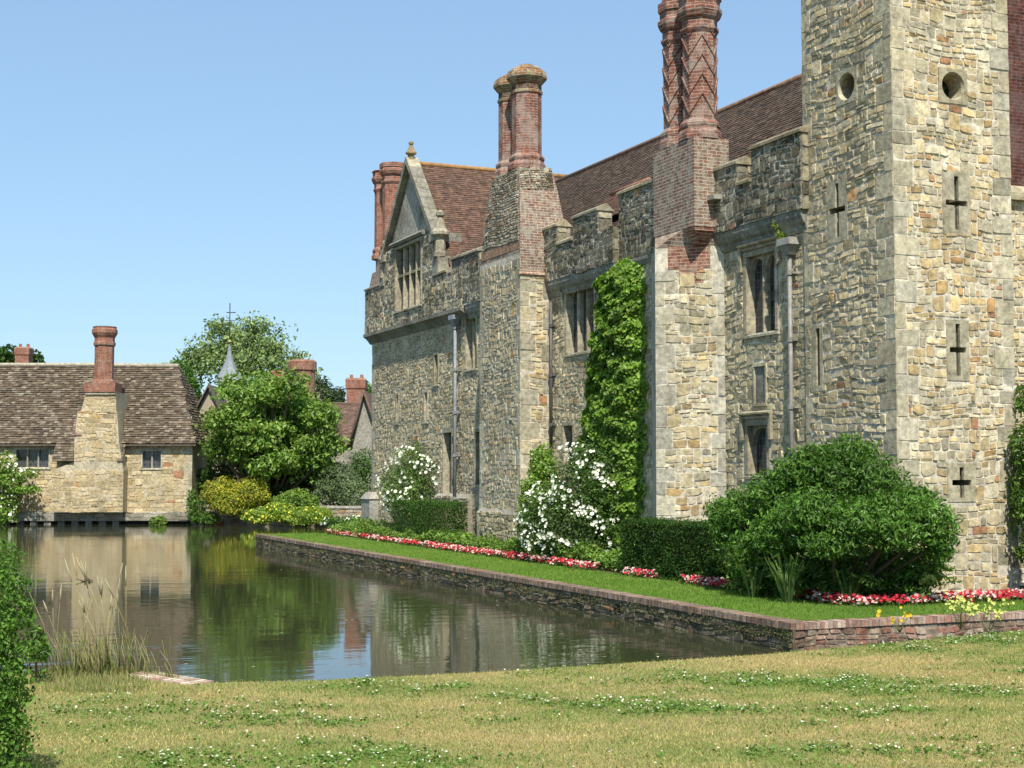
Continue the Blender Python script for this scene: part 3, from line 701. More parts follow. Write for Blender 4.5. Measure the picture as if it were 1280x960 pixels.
# niche with small arch and blind panel
window(castle, wl, niche[0], niche[2], niche[1], niche[3], 1, arched=True, hood=True, pal=LB, sm=.1, label='small arched opening under a square hood')
mb = MB(); plate_r = g(pan, .05)
bar(mb, wl, pan[0]-.05, pan[2]+.05, pan[3], pan[3]+.06, -.02, .05); bar(mb, wl, pan[0]-.05, pan[2]+.05, pan[1]-.06, pan[1], -.02, .05)
bar(mb, wl, pan[0]-.05, pan[0], pan[1], pan[3], -.02, .045); bar(mb, wl, pan[2], pan[2]+.05, pan[1], pan[3], -.02, .045); bar(mb, wl, pan[0], pan[2], pan[1], pan[3], -.02, .006, (.2, .19, .16))
obj('stone_panel', mb, M_dress, castle)
# moulded cornice under the parapet
for a, b in ((TY1-.12, 27.6), (32.25, 36.45), (39.2, 42.4)):
    mb = MB(); mould(mb, wl, a, b, [(-.02, 7.42), (.05, 7.42), (.09, 7.5), (.09, 7.56), (.15, 7.62), (.2, 7.74), (.2, 7.86), (-.02, 7.86)], (.25, .245, .2)); obj('cornice', mb, M_dress, castle)
mb = MB(); mould(mb, wl, 30.3, 32.25, [(-.02, 7.62), (.04, 7.66), (.08, 7.78), (.08, 7.86), (-.02, 7.86)], (.25, .245, .2))
obj('cornice', mb, M_dress, castle)

# ---- parapets
pf = FX(16.63)
def merlon_run(_, fr, u0, u1, z0, zc, thick=.4, pal=DARK, ends=True):
    """parapet wall from z0 up to zc, with thickness"""
    mb = MB(); panel(mb, fr, u0, u1, z0, zc)
    X0 = fr.o[0]
    mb.box(X0+.003, X0+thick, u0+.003, u1-.003, z0, zc-.003, (.2, .19, .16))
    rubble(mb, fr, u0, u1, z0, zc, pal=pal, rust=.02, proud=.018)
    rubble(mb, Fr((0, u0, 0), (1, 0, 0), (0, -1, 0)), X0, X0+thick, max(z0, zc-1.2), zc, pal=pal+DRESS, rust=.0, wr=(.2, .4), hr=(.2, .35), proud=.012)
    obj('parapet' if z0 < 8 else 'merlon', mb, M_stoned, castle)
merlon_run(mb, pf, TY1-.18, 27.55, 7.86, 8.72)
merlon_run(mb, pf, TY1-.18, 25.95, 8.72, 9.38)
merlon_run(mb, pf, 26.5, 27.45, 8.72, 9.2)
merlon_run(mb, pf, 32.25, 36.4, 7.86, 8.75)
merlon_run(mb, pf, 33.1, 34.55, 8.75, 9.3); merlon_run(mb, pf, 35.55, 36.4, 8.75, 9.28)
merlon_run(mb, FX(16.79), 29.2, 32.26, 7.86, 9.55)
merlon_run(mb, pf, 39.2, 42.5, 7.86, 8.75); merlon_run(mb, pf, 39.2, 40.5, 8.75, 9.4); merlon_run(mb, pf, 41.2, 42.5, 8.75, 9.4)
def coping(_, u0, u1, z, X0=16.63, th=.4):
    c = pick([(.26,.25,.2), (.3,.28,.21), (.33,.29,.2)], 0); mb = MB()
    mb.add([(X0-.06, u0-.04, z), (X0-.06, u1+.04, z), (X0+th+.06, u1+.04, z), (X0+th+.06, u0-.04, z), (X0+th*.55, u0-.04, z+.2), (X0+th*.55, u1+.04, z+.2),
            (X0-.06, u0-.04, z+.06), (X0-.06, u1+.04, z+.06)],
           [(0, 1, 2, 3), (6, 7, 5, 4), (0, 1, 7, 6), (2, 3, 4, 5), (0, 6, 4, 3), (1, 2, 5, 7)], c)
    obj('coping', mb, M_dress, castle)
for a, b, z in ((TY1-.18, 25.95, 9.38), (26.5, 27.45, 9.2), (33.1, 34.55, 9.3), (35.55, 36.4, 9.28), (39.2, 40.5, 9.4), (41.2, 42.5, 9.4), (25.99, 26.46, 8.72), (34.6, 35.5, 8.75)): coping(mb, a, b, z)
coping(mb, 29.2, 32.26, 9.55, 16.79)
mb = MB()   # louvre box behind the crenel
for k in range(8): mb.box(16.95, 17.5, 25.95, 26.5, 8.75+k*.09, 8.8+k*.09, (.3, .17, .09))
mb.box(17.1, 17.45, 26.0, 26.45, 8.7, 9.5, (.12, .07, .05)); obj('louvre', mb, M_wood, castle)

# ---- near chimney breast (canted below, square brick above)
ch = MB()
a_, b_ = A(15.72, 28.48, 0), A(16.83, 27.38, 0)
d_ = b_-a_; fc = Fr(tuple(a_), tuple(d_), (d_[1], -d_[0], 0)); Lc = np.linalg.norm(d_)
if fc.N[1] > 0: fc.N = -fc.N
panel(ch, fc, 0, Lc, .3, 7.62)
ch.add([(15.72, 28.48, .3), (16.32, 29.75, .3), (16.32, 29.75, 7.62), (15.72, 28.48, 7.62)], [(0, 1, 2, 3)], (.4, .36, .28))
ch.add([(16.32, 29.75, .3), (16.86, 29.75, .3), (16.86, 29.75, 7.62), (16.32, 29.75, 7.62)], [(0, 1, 2, 3)], (.4, .36, .28))
rubble(ch, fc, .0, Lc, 0.4, 7.1, qL=.27, qR=.2, pal=WARM+[(.44,.39,.27), (.46,.40,.28)], rust=.05, wr=(.1, .38), hr=(.07, .2), qpal=[(.40,.38,.32), (.46,.43,.34), (.42,.40,.34)])
ch.add([(15.72, 28.48, 7.62), (16.83, 27.38, 7.62), (16.86, 29.75, 7.62), (16.32, 29.75, 7.62)], [(0, 1, 2, 3)], (.4, .36, .28))
for z0, z1, e in ((.4, 1.35, .12), ):   # sloping plinth
    ch.hexa([fc.P(-.1, z0, e), fc.P(Lc+.0, z0, e), fc.P(Lc, z0, -.1), fc.P(-.1, z0, -.1)], [fc.P(-.1, z1, e), fc.P(Lc, z1, e), fc.P(Lc, z1+.15, -.02), fc.P(-.1, z1+.15, -.02)], (.34, .31, .25))
breast = obj('chimney_breast', ch, M_stone, castle, label='sunlit cream rubble chimney breast with grey quoins')
st = MB()
rb = lambda x0, x1, y0, y1, z0, z1, c=(1, 1, 1): st.box(x0, x1, y0, y1, z0, z1, c)
rb(16.1, 16.98, 27.4, 29.22, 7.98, 9.95)
# red brick infill on the canted face below the corbel
panel(st, fc, .3, Lc*.8, 7.12, 7.62, d=.012, col=(1, .75, .7)); panel(st, fc, .55, Lc*.7, 6.8, 7.12, d=.012, col=(1, .75, .7))
st.hexa([fc.P(0, 7.6, 0), fc.P(Lc, 7.6, 0), (16.98, 27.4, 7.6), (16.98, 29.2, 7.6)], [(16.12, 29.2, 7.98), (16.12, 27.9, 7.98), (16.98, 27.42, 7.98), (16.98, 29.2, 7.98)])
for k in range(4):     # corbel courses under the corner, stepping in
    s_ = .16*k; z1 = 7.98-.09*k
    st.hexa([(16.13+s_*.4, 27.43+s_*.45+.75, z1-.085), (16.13+s_*.4, 27.43+s_*.45, z1-.085), (16.75, 27.43+s_*.45, z1-.085), (16.75, 28.6, z1-.085)],
            [(16.11+s_*.4, 27.41+s_*.45+.8, z1), (16.11+s_*.4, 27.41+s_*.45, z1), (16.75, 27.41+s_*.45, z1), (16.75, 28.6, z1)], (1.1, .8, .75))
stack = obj('chimney_stack', st, M_brickW, castle, label='tall pair of patterned red brick chimneys')
def shaft(cx, cy, zb, zt, r, parent, mat, style='zigzag', tint=(1, 1, 1), capcol=(1, 1, 1), captop=0.75):
    mb = MB()
    mb.lathe(cx, cy, [(r*1.28, zb), (r*1.28, zb+.14), (r*1.15, zb+.24), (r*1.2, zb+.3), (r*1.2, zb+.36), (r*1.03, zb+.44), (r, zb+.46), (r, zt)], 8, col=tint)
    if style == 'zigzag':
        n = 24; H = zt-zb-.55; per = .56
        k = 0; z = zb+.55
        while z < zt-.05:
            for j in range(n):
                a0, a1 = 2*math.pi*j/n+.39, 2*math.pi*(j+1)/n+.39; up = (j//3) % 2
                h0 = per*.8*((j % 3)/3 if not up else 1-(j % 3)/3); h1 = per*.8*(((j % 3)+1)/3 if not up else 1-((j % 3)+1)/3)
                def rr(a): 
                    q = ((a-.39) % (math.pi/4))-math.pi/8; return r*math.cos(math.pi/8)/math.cos(q)
                vs = []
                for a, h in ((a0, h0), (a1, h1)):
                    for dr, dz in ((-.01, -.03), (.03, -.018), (.03, .018), (-.01, .03)):
                        zz = min(z+h+dz, zt+.02); vs.append((cx+(rr(a)+dr)*math.cos(a), cy+(rr(a)+dr)*math.sin(a), zz))
                mb.add(vs, [(0, 1, 5, 4), (1, 2, 6, 5), (2, 3, 7, 6)], tuple(t*.85 for t in tint))
            z += per*.78
    f = obj('chimney_shaft', mb, mat, parent)
    c = MB()
    if style == 'bell':
        c.lathe(cx, cy, [(r*1.08, zt-.28), (r*1.08, zt-.2), (r*1.0, zt-.19), (r*1.0, zt-.02), (r*1.12, zt+.03), (r*1.38, zt+.16), (r*1.38, zt+.22), (r*1.24, zt+.38), (r*.9, zt+.47), (r*.5, zt+.48)], 8, col=capcol)
        c.lathe(cx, cy, [(r*.45, zt+.46), (r*.45, zt+.56), (r*.4, zt+.56)], 10, col=(1.3, 1.3, 1.0))
    else:
        c.lathe(cx, cy, [(r*1.02, zt-.02), (r*1.14, zt+.06), (r*1.14, zt+.12), (r*1.04, zt+.14), (r*1.04, zt+.28), (r*1.2, zt+.34), (r*1.34, zt+.46), (r*1.34, zt+.54), (r*1.2, zt+.58), (r*1.2, zt+.7), (r*1.32, zt+.76), (r*1.32, zt+captop)], 8, col=capcol)
        if captop > .8: c.lathe(cx, cy, [(r*1.1, zt+captop-.02), (r*1.0, zt+captop+.3), (r*.9, zt+captop+.3)], 8, col=capcol)
    obj('chimney_cap', c, mat, f)
    return f
shaft(16.52, 27.83, 9.95, 12.35, .38, stack, M_brickR, 'zigzag', captop=.95)
shaft(16.52, 28.75, 9.95, 12.35, .36, stack, M_brickR, 'zigzag', captop=.95)
# stone shoulder right of the brick stack
mb = MB(); mb.box(16.72, 17.2, 27.1, 27.5, 7.9, 8.55, (.4, .36, .24)); obj('stone_shoulder', mb, M_stone, castle)
mb = MB()
mb.box(16.42, 17.25, 27.12, 27.42, 8.55, 8.66, (.3, .29, .24)); obj('stone_ledge', mb, M_dress, castle)

# ---- middle chimney breast
ch = MB(); B2 = (15.9, 16.86, 36.36, 39.28)
panel(ch, FX(15.9), 36.36, 39.28, .3, 8.62); panel(ch, FY(36.36), 15.9, 16.88, .3, 8.1)
ch.add([(15.9, 39.28, .3), (16.88, 39.28, .3), (16.88, 39.28, 8.6), (15.9, 39.28, 8.6)], [(0, 1, 2, 3)], (.4, .36, .28))
ch.add([(15.9, 36.36, 8.62), (16.88, 36.36, 8.62), (16.88, 39.28, 8.62), (15.9, 39.28, 8.62)], [(0, 1, 2, 3)], (.4, .36, .28))
rubble(ch, FX(15.9), 36.36, 39.28, 1.6, 8.5, qL=.2, qR=.22, pal=GREY_SHADE+[(.34,.32,.27), (.3,.29,.25)], rust=.02, wr=(.08, .3), hr=(.06, .17))  # shade of this face is in its greyer stones; the -Y face is warm
rubble(ch, FY(36.36), 15.9, 16.86, 1.6, 8.05, qL=.34, qR=.2, pal=WARM, rust=.08, wr=(.15, .4))
rubble(ch, FX(15.82), 36.28, 39.3, .4, 1.55, qL=.2, qR=.2, pal=GREY_SHADE)
rubble(ch, FY(36.28), 15.82, 16.86, .4, 1.55, pal=GREY_SHADE+WARM[:2])
ch.box(15.825, 16.88, 36.285, 39.3, .3, 1.5, (.28, .26, .2)); ch.hexa([(15.8, 36.26, 1.5), (16.88, 36.26, 1.5), (16.88, 39.32, 1.5), (15.8, 39.32, 1.5)], [(15.9, 36.36, 1.66), (16.88, 36.36, 1.66), (16.88, 39.2, 1.66), (15.9, 39.2, 1.66)], (.3, .28, .23))
obj('chimney_breast', ch, M_stone, castle, label='rubble chimney breast with its shaded face coloured grey and a sloping stone plinth')
st = MB()
st.frustum((15.9, 17.3, 36.36, 39.26), (15.92, 17.3, 36.42, 39.12), 8.62, 9.35)
st.frustum((15.92, 17.3, 36.42, 39.12), (16.0, 17.15, 36.62, 38.9), 9.35, 10.45)
st.frustum((16.0, 17.15, 36.62, 38.9), (16.04, 17.05, 36.8, 38.72), 10.45, 11.1)
st.box(15.905, 16.9, 36.355, 36.6, 8.12, 8.62)
st.box(15.86, 16.95, 36.30, 36.38, 8.04, 8.12, (1.7, 1.6, 1.5))
stack2 = obj('chimney_stack', st, M_brickW, castle, label='pale lime streaked brick stack with two plain octagonal shafts')
mb = MB(); SM = [(.30,.29,.24),(.24,.23,.19),(.42,.40,.34),(.18,.17,.14),(.36,.33,.26),(.22,.14,.1)]
for (x0, z0, a0, b0), (x1, z1, a1, b1_) in (((15.9, 8.62, 36.4, 39.2), (15.92, 9.35, 36.46, 39.08)), ((15.92, 9.35, 36.5, 39.05), (15.96, 9.9, 36.58, 38.95)), ((15.96, 9.9, 36.58, 38.95), (16.0, 10.45, 36.68, 38.86)), ((16.0, 10.45, 36.7, 38.84), (16.04, 11.1, 36.84, 38.68))):
    v = A(x1-x0, 0, z1-z0); f_ = Fr((x0-.012, 0, z0), (0, 1, 0), (-v[2], 0, v[0]), v)
    if z0 > 9: rubble(mb, f_, a1, b1_, 0, float(np.linalg.norm(v)), pal=SM, rust=.02, hr=(.045, .09), wr=(.08, .2), proud=.016, big=.2)
    else: rubble(mb, f_, a1, b1_, .4, float(np.linalg.norm(v)), pal=SM, rust=.02, hr=(.05, .1), wr=(.08, .22), proud=.016, big=.2)
obj('rubble_patch', mb, M_stoned, stack2); mb = MB()
for z0, z1, ya, yb, xr in ((10.45, 11.1, 36.62, 36.80, 17.05),):
    v = A(0, yb-ya, z1-z0); rubble(mb, Fr((0, ya-.012, z0), (1, 0, 0), (0, -v[2], v[1]), v), 16.04, xr, 0, float(np.linalg.norm(v)), pal=SM, rust=.02, hr=(.045, .09), wr=(.08, .2), proud=.02)
obj('rubble_patch', mb, M_stoned, stack2)
shaft(16.5, 37.28, 11.1, 13.55, .42, stack2, M_brickR, 'bell', capcol=(1.1, 1.3, 1.0)); shaft(16.5, 38.3, 11.1, 13.55, .40, stack2, M_brickR, 'bell', capcol=(1.1, 1.3, 1.0))
mb = MB(); u = 36.4
while u < 39.1:
    w_ = random.uniform(.25, .5); bar(mb, FX(15.93), u, min(u+w_-.02, 39.15), 8.75, 8.98, -.02, .03+random.uniform(0, .02), (.30, .19, .12)); u += w_
obj('brick_band', mb, M_stone, stack2)

# ---- far gabled block: upper storey oversails
of = FX(16.6); mb = MB(); gw = (46.3, 8.35, 48.9, 10.5)
panel(mb, of, 42.5, 52.5, 7.75, 8.9, [(gw[0], 8.35, gw[2], 9.2)], .3)
for a, b, z in ((42.5, 45.2, 8.9), (50.1, 51.3, 9.5), (51.3, 52.5, 9.3)): pass
panel(mb, of, 45.1, 50.2, 8.9, 10.6, [gw], .3); panel(mb, of, 50.2, 52.5, 8.9, 9.45)
panel(mb, of, 42.5, 45.1, 8.9, 9.1)
rubble(mb, of, 42.5, 52.5, 7.82, 8.3, pal=DARK+GREY_SHADE, rust=.02, qR=.25)
rubble(mb, of, 42.5, 45.1, 8.3, 9.1, pal=DARK+GREY_SHADE)
rubble(mb, of, 45.1, 52.5, 8.3, 9.4, [g(gw, .15)], pal=DARK+GREY_SHADE, qR=.25)
rubble(mb, of, 45.1, 50.2, 9.4, 10.6, [g(gw, .15)], pal=DARK+GREY_SHADE, qR=.2)
mb.box(16.603, 17.0, 42.5, 52.5, 7.75, 8.3, (.2, .19, .16)); mb.box(17.2, 17.5, 42.5, 52.5, 8.3, 9.4, (.2, .19, .16))
rubble(mb, FY(42.5), 16.6, 17.1, 7.8, 9.1, pal=GREY_SHADE)
mb.add([(16.6, 52.5, 7.75), (22.9, 52.5, 7.75), (22.9, 52.5, 9.45), (16.6, 52.5, 9.45)], [(0, 1, 2, 3)], (.3, .28, .22))
# gable sides and triangle (slightly set back plaster)
GY, GZ, GA = 47.65, 10.6, 13.35
mb.add([(16.6, 45.1, 8.9), (17.6, 45.1, 8.9), (17.6, 45.1, 10.6), (16.6, 45.1, 10.6)], [(0, 1, 2, 3)], (.24, .23, .19))
mb.add([(16.6, 50.2, 8.9), (17.6, 50.2, 8.9), (17.6, 50.2, 10.6), (16.6, 50.2, 10.6)], [(0, 1, 2, 3)], (.24, .23, .19))
mb.add([(16.72, 45.25, GZ), (16.72, 50.05, GZ), (16.72, GY, GA-.15)], [(0, 1, 2)], (.34, .32, .26))
obj('gable_wall', mb, M_stoned, castle, label='oversailing gabled upper storey at the far end')
window(castle, of, gw[0], gw[2], gw[1], gw[3], 4, transom=9.55, arched=False, hood=False, pal=[(.36,.33,.25), (.33,.3,.23)], label='large four light window with transom in the gable')
mb = MB()
mould(mb, wl, 42.5, 52.55, [(-.02, 7.45), (.04, 7.47), (.12, 7.58), (.2, 7.66), (.3, 7.72), (.3, 7.83), (-.02, 7.83)], (.22, .21, .17))
mould(mb, of, 45.9, 49.3, [(-.02, 10.62), (.1, 10.62), (.16, 10.7), (.1, 10.78), (-.02, 10.78)], (.24, .23, .19))
obj('string_course', mb, M_dress, castle)
mb = MB()     # raking coping stones
for sg in (-1, 1):
    y0 = GY+sg*2.62
    for t0, t1 in [(i/7, (i+1)/7-.006) for i in range(7)]:
        ya, yb = y0+(GY-y0)*t0, y0+(GY-y0)*t1; za, zb_ = GZ-.12+(GA+.1-GZ+.12)*t0, GZ-.12+(GA+.1-GZ+.12)*t1
        c = pick([(.24,.23,.19), (.21,.20,.17), (.28,.26,.2)], 0)
        mb.hexa([(16.5, ya, za-.1), (16.95, ya, za-.1), (16.95, yb, zb_-.1), (16.5, yb, zb_-.1)], [(16.5, ya, za+.16), (16.95, ya, za+.16), (16.95, yb, zb_+.16), (16.5, yb, zb_+.16)], c)
obj('gable_coping', mb, M_dress, castle)
def pinnacle(y, z, h, x=16.7, r=.2, orange=False):
    m = MB(); c = (.33, .3, .22) if not orange else (.30, .23, .12)
    m.lathe(x, y, [(r, z), (r, z+.1*h), (r*.75, z+.12*h), (r*.75, z+.42*h), (r*1.3, z+.47*h), (r*1.3, z+.53*h), (r*.9, z+.6*h), (r*.35, z+.85*h), (r*.6, z+.88*h), (r*.6, z+.95*h), (r*.2, z+h)], 8, col=c)
    obj('pinnacle', m, M_dress, castle)
pinnacle(44.75, 9.7, 1.55, r=.24); pinnacle(50.45, 9.7, 1.4, r=.2); pinnacle(GY, 13.3, .85, r=.15, orange=True)
for nm, *q in (('kneeler', 16.5, 17.05, 44.75, 45.3, 10.25, 10.5), ('kneeler', 16.5, 17.05, 50.0, 50.6, 10.25, 10.5), ('pinnacle_base', 16.55, 17.0, 44.55, 45.1, 9.1, 9.72), ('pinnacle_base', 16.55, 17.0, 50.2, 50.65, 9.4, 9.72)):
    mb = MB(); mb.box(*q, (.32, .3, .24)); obj(nm, mb, M_dress, castle)
mb = MB(); coping(mb, 42.5, 43.4, 9.4, 16.6); coping(mb, 43.9, 44.5, 9.1, 16.6); coping(mb, 50.7, 52.45, 9.45, 16.6); mb.box(16.6, 17, 42.5, 43.4, 9.1, 9.4, (.2, .19, .16)); obj('merlon', mb, M_stoned, castle)
# far twin stack at the end
st = MB(); st.frustum((16.7, 17.9, 50.9, 52.45), (16.75, 17.8, 51.0, 52.1), 9.4, 10.1); st.box(16.85, 17.75, 51.1, 52.0, 10.1, 10.9)
s3 = obj('chimney_stack', st, M_brickW, castle, label='twin red brick chimney behind the far gable')
shaft(17.15, 50.9, 10.6, 13.25, .39, s3, M_brickF, 'plain', captop=.6); shaft(17.15, 51.95, 10.6, 13.15, .36, s3, M_brickF, 'plain', captop=.78)

# ---- roofs
RC = [(.085,.06,.046),(.105,.07,.05),(.075,.055,.045),(.12,.085,.06),(.09,.07,.055)]
ex_, ez_, rx_, rz_ = 17.05, 8.85, 19.9, 12.0
mb = MB(); sv = A(rx_-ex_, 0, rz_-ez_); sl_ = np.linalg.norm(sv)
mb.add([(ex_, 24.3, ez_), (ex_, 47, ez_), (rx_, 47, rz_), (rx_, 24.3, rz_)], [(0, 1, 2, 3)], (.08, .05, .04))
mb.add([(rx_, 24.3, rz_), (rx_, 47, rz_), (22.95, 47, 9.0), (22.95, 24.3, 9.0)], [(0, 1, 2, 3)], (.15, .09, .06))
mb.add([(ex_, 24.31, ez_), (rx_, 24.31, rz_), (22.95, 24.31, 9.0)], [(0, 1, 2)], (.2, .18, .15))
tiles(mb, (ex_, 24.32, ez_+.01), (0, 1, 0), sv, 22, sl_, .17, .105, RC)
mb.tube([(rx_, 24.3, rz_+.02), (rx_, 46.4, rz_+.02)], .09, 8, (.2, .12, .08))
roof = obj('roof', mb, M_tile, castle, label='brown clay tiled main roof')
mb = MB()   # gabled cross roof
gx0, gx1 = 16.9, 23.2
for sg in (-1, 1):
    sv = A(0, -sg*3.45, 4.15); ln = np.linalg.norm(sv); o = (gx0, GY+sg*3.45, 9.2)
    mb.add([o, (gx1, o[1], 9.2), (gx1, GY, 13.35), (gx0, GY, 13.35)], [(0, 1, 2, 3)], (.08, .05, .04))
    if sg < 0: tiles(mb, (gx0, o[1], 9.21), (1, 0, 0), sv, gx1-gx0, ln, .17, .105, [(.11,.068,.05),(.13,.075,.052),(.095,.06,.046),(.145,.085,.06)])
mb.add([(gx1, GY-3.45, 9.2), (gx1, GY+3.45, 9.2), (gx1, GY, 13.35)], [(0, 1, 2)], (.25, .15, .1))
mb.tube([(gx0, GY, 13.38), (gx1, GY, 13.38)], .09, 8, (.30, .17, .07))
obj('roof', mb, M_tile, castle, label='red brown tiled roof behind the far gable')
mb = MB()   # little hipped dormer behind the parapet
sv = A(1.0, 0, .95); tiles(mb, (17.2, 33.0, 9.25), (0, 1, 0), sv, 2.4, 1.38, .17, .105, [(.15,.085,.06), (.12,.07,.052)], clip=lambda u, v: v*.35 < u)
sv2 = A(.9, .35, .95); mb.add([(17.2, 33.0, 9.23), (17.2, 35.4, 9.23), (18.2, 35.4, 10.2), (18.2, 33.3, 10.2)], [(0, 1, 2, 3)], (.1, .06, .04))
mb.add([(17.2, 33.0, 9.23), (18.2, 33.3, 10.2), (19.2, 33.0, 10.2), (18.6, 33.0, 9.2)], [(0, 1, 2, 3)], (.2, .11, .07))
mb.tube([(18.2, 33.25, 10.24), (18.2, 35.4, 10.24)], .07, 6, (.26, .14, .09))
obj('dormer_roof', mb, M_tile, roof)
# ---- drainpipes
def pipe(x, y, z0, z1, label=None, hop=True, r=.045, col=(.22, .21, .19)):
    mb = MB(); mb.tube([(x, y, z0), (x, y, z1)], r, 8, col)
    for z in np.arange(z0+.6, z1, 1.35): mb.lathe(x, y, [(r*1.5, z), (r*1.5, z+.09)], 8, col=col); mb.box(x, 16.86, y-.1, y+.1, z+.02, z+.06, col)
    p = obj('drainpipe', mb, M_lead, castle, label=label)
    if hop:
        h = MB(); h.hexa([(x-.07, y-.09, z1), (x+.09, y-.09, z1), (x+.09, y+.09, z1), (x-.07, y+.09, z1)], [(x-.14, y-.2, z1+.2), (x+.12, y-.2, z1+.2), (x+.12, y+.2, z1+.2), (x-.14, y+.2, z1+.2)], col)
        h.box(x-.16, x+.14, y-.22, y+.22, z1+.2, z1+.34, tuple(c*1.4 for c in col)); obj('hopper', h, M_lead, p)
pipe(16.72, 24.72, .6, 7.0, 'pale grey drainpipe with box hopper beside the tower', col=(.22, .21, .18)); pipe(16.74, 36.2, 3.3, 7.3, 'dark iron drainpipe beside the middle breast', False, col=(.08, .08, .08)); pipe(16.68, 43.3, 1.2, 7.3, 'lead drainpipe with hopper below the gable', r=.055, col=(.2, .21, .22))
# stone plinth of the far wall
mb = MB(); rubble(mb, FX(16.7), 42.2, 45.2, .4, 1.9, pal=GREY_SHADE); mb.box(16.705, 16.86, 42.2, 45.2, .3, 1.85, (.3, .28, .22)); mb.hexa([(16.68, 42.2, 1.85), (16.86, 42.2, 1.85), (16.86, 45.2, 1.85), (16.68, 45.2, 1.85)], [(16.84, 42.2, 2.0), (16.86, 42.2, 2.0), (16.86, 45.2, 2.0), (16.84, 45.2, 2.0)], (.32, .3, .24)); obj('plinth', mb, M_stone, castle); mb = MB()
mb.box(16.5, 17.0, 51.5, 52.5, .3, 1.7, (.3, .29, .25)); mb.frustum((16.46, 17.05, 51.46, 52.55), (16.65, 16.9, 51.7, 52.4), 1.7, 1.95, (.34, .32, .27))
obj('plinth', mb, M_stone, castle)
#@@COTTAGE
# ================================================================== COTTAGE ACROSS THE MOAT
CD = 77.0; cs = CD/FPX
def LF(px, depth):   # frame facing the viewer side (normal -FH) with u=0 at photo column px
    p = at(px, 593, depth); return Fr((p[0], p[1], 0), tuple(RT), tuple(-FH))
cf = LF(240, CD); cu = lambda px: (px-240)*cs; cz = lambda py, dep=CD: 2.6+(593-py)*dep/FPX
def cbar(mb, u0, u1, v0, v1, d0, d1, col): bar(mb, cf, u0, u1, v0, v1, d0, d1, col)
cot = empty('cottage', tuple(cf.P(-5, 0, 0)), 'stone waterside cottage with brown tiled roof and tall brick chimney across the moat', 'cottage')
HON = [(.44,.36,.22),(.48,.40,.26),(.40,.32,.19),(.45,.39,.28),(.38,.31,.2)]
mb = MB(); UL = cu(-420)
winR = (cu(178), cz(585), cu(201), cz(564)); winL = (cu(20), cz(584), cu(61), cz(562))
panel(mb, cf, UL, 0, .5, 4.35, [winR, winL], .25, (.45, .39, .27))
rubble(mb, cf, cu(-60), 0, .62, 4.3, [g(winR, .06), g(winL, .06)], pal=HON, rust=.05, hr=(.12, .26), wr=(.22, .6), qR=.25, proud=.02)
# end wall going away
mb.add([cf.P(0, .5, 0), cf.P(0, .5, -7), cf.P(0, 4.35, -7), cf.P(0, 4.35, 0)], [(0, 1, 2, 3)], (.4, .34, .22))
mb.add([cf.P(UL, .5, 0), cf.P(UL, .5, -7), cf.P(UL, 4.35, -7), cf.P(UL, 4.35, 0)], [(0, 1, 2, 3)], (.4, .34, .22))
mb.add([cf.P(UL, .5, -7), cf.P(0, .5, -7), cf.P(0, 4.35, -7), cf.P(UL, 4.35, -7)], [(0, 1, 2, 3)], (.4, .34, .22))
obj('wall', mb, M_stone, cot)
mb = MB(); cbar(mb, UL, .25, .18, .62, -.4, .28, (.28, .26, .21)); rubble(mb, Fr(tuple(cf.P(0, 0, .28)), tuple(RT), tuple(-FH)), cu(-60), .25, .2, .64, pal=[(.3,.28,.24), (.36,.34,.3), (.24,.22,.18)], wr=(.4, 1.2), hr=(.16, .24), proud=.018)
cbar(mb, UL, .2, -.5, .2, -.5, -.1, (.03, .03, .025))
for k in range(30):
    u = cu(20+k*17-200)
    if cu(-100) < u < cu(150): cbar(mb, u, u+.35, -.3, .19, -.1, .2, (.2, .19, .16))
obj('plinth', mb, M_stoned, cot)
for r, L in ((winR, 2), (winL, 3)):
    window(cot, cf, r[0], r[2], r[1], r[3], L, arched=False, hood=False, sm=.07, pal=[(.42,.4,.33), (.38,.36,.3)])
# roof: eave 4.15 overhang, ridge 8.6 at 3.5 m back, hipped right end
mb = MB(); EZ, RZ, RB = 4.2, 8.55, 3.4; ov = .35; hipu = -1.55
RCC = [(.095,.072,.05),(.12,.09,.06),(.08,.062,.045),(.15,.12,.085),(.105,.08,.055),(.19,.16,.12)]
sv = -(-FH)*(RB+ov)+ZZ*(RZ-EZ); sl_ = float(np.linalg.norm(sv))
e0 = cf.P(UL, EZ, ov)
ULN = .25-UL
mb.add([cf.P(UL, EZ-.02, ov), cf.P(.25, EZ-.02, ov), cf.P(hipu, RZ, -RB), cf.P(UL, RZ, -RB)], [(0, 1, 2, 3)], (.06, .05, .04))
mb.add([cf.P(.25, EZ-.02, ov), cf.P(.25, EZ-.02, -2*RB-ov), cf.P(hipu, RZ, -RB)], [(0, 1, 2)], (.13, .1, .08))
mb.add([cf.P(UL, EZ, -2*RB-ov), cf.P(.25, EZ, -2*RB-ov), cf.P(hipu, RZ, -RB), cf.P(UL, RZ, -RB)], [(0, 1, 2, 3)], (.13, .1, .08))
st_u = cu(-40)-UL
tiles(mb, tuple(cf.P(cu(-40), EZ, ov)), tuple(RT), tuple(sv), .25-cu(-40), sl_, .24, .16, RCC, clip=lambda u, v: (u+cu(-40)) < .25-(.25-hipu)*v/sl_, lift=.05, jit=.022)
tiles(mb, tuple(cf.P(.25, EZ, ov)), tuple(FH), tuple(cf.P(hipu, RZ, -RB)-cf.P(.25, EZ, -RB)), 2*(RB+ov), float(np.linalg.norm(cf.P(hipu, RZ, -RB)-cf.P(.25, EZ, -RB))), .24, .16, RCC, clip=lambda u, v: abs(u-(RB+ov)) < (RB+ov)*(1-v/4.7), lift=.05, jit=.02)
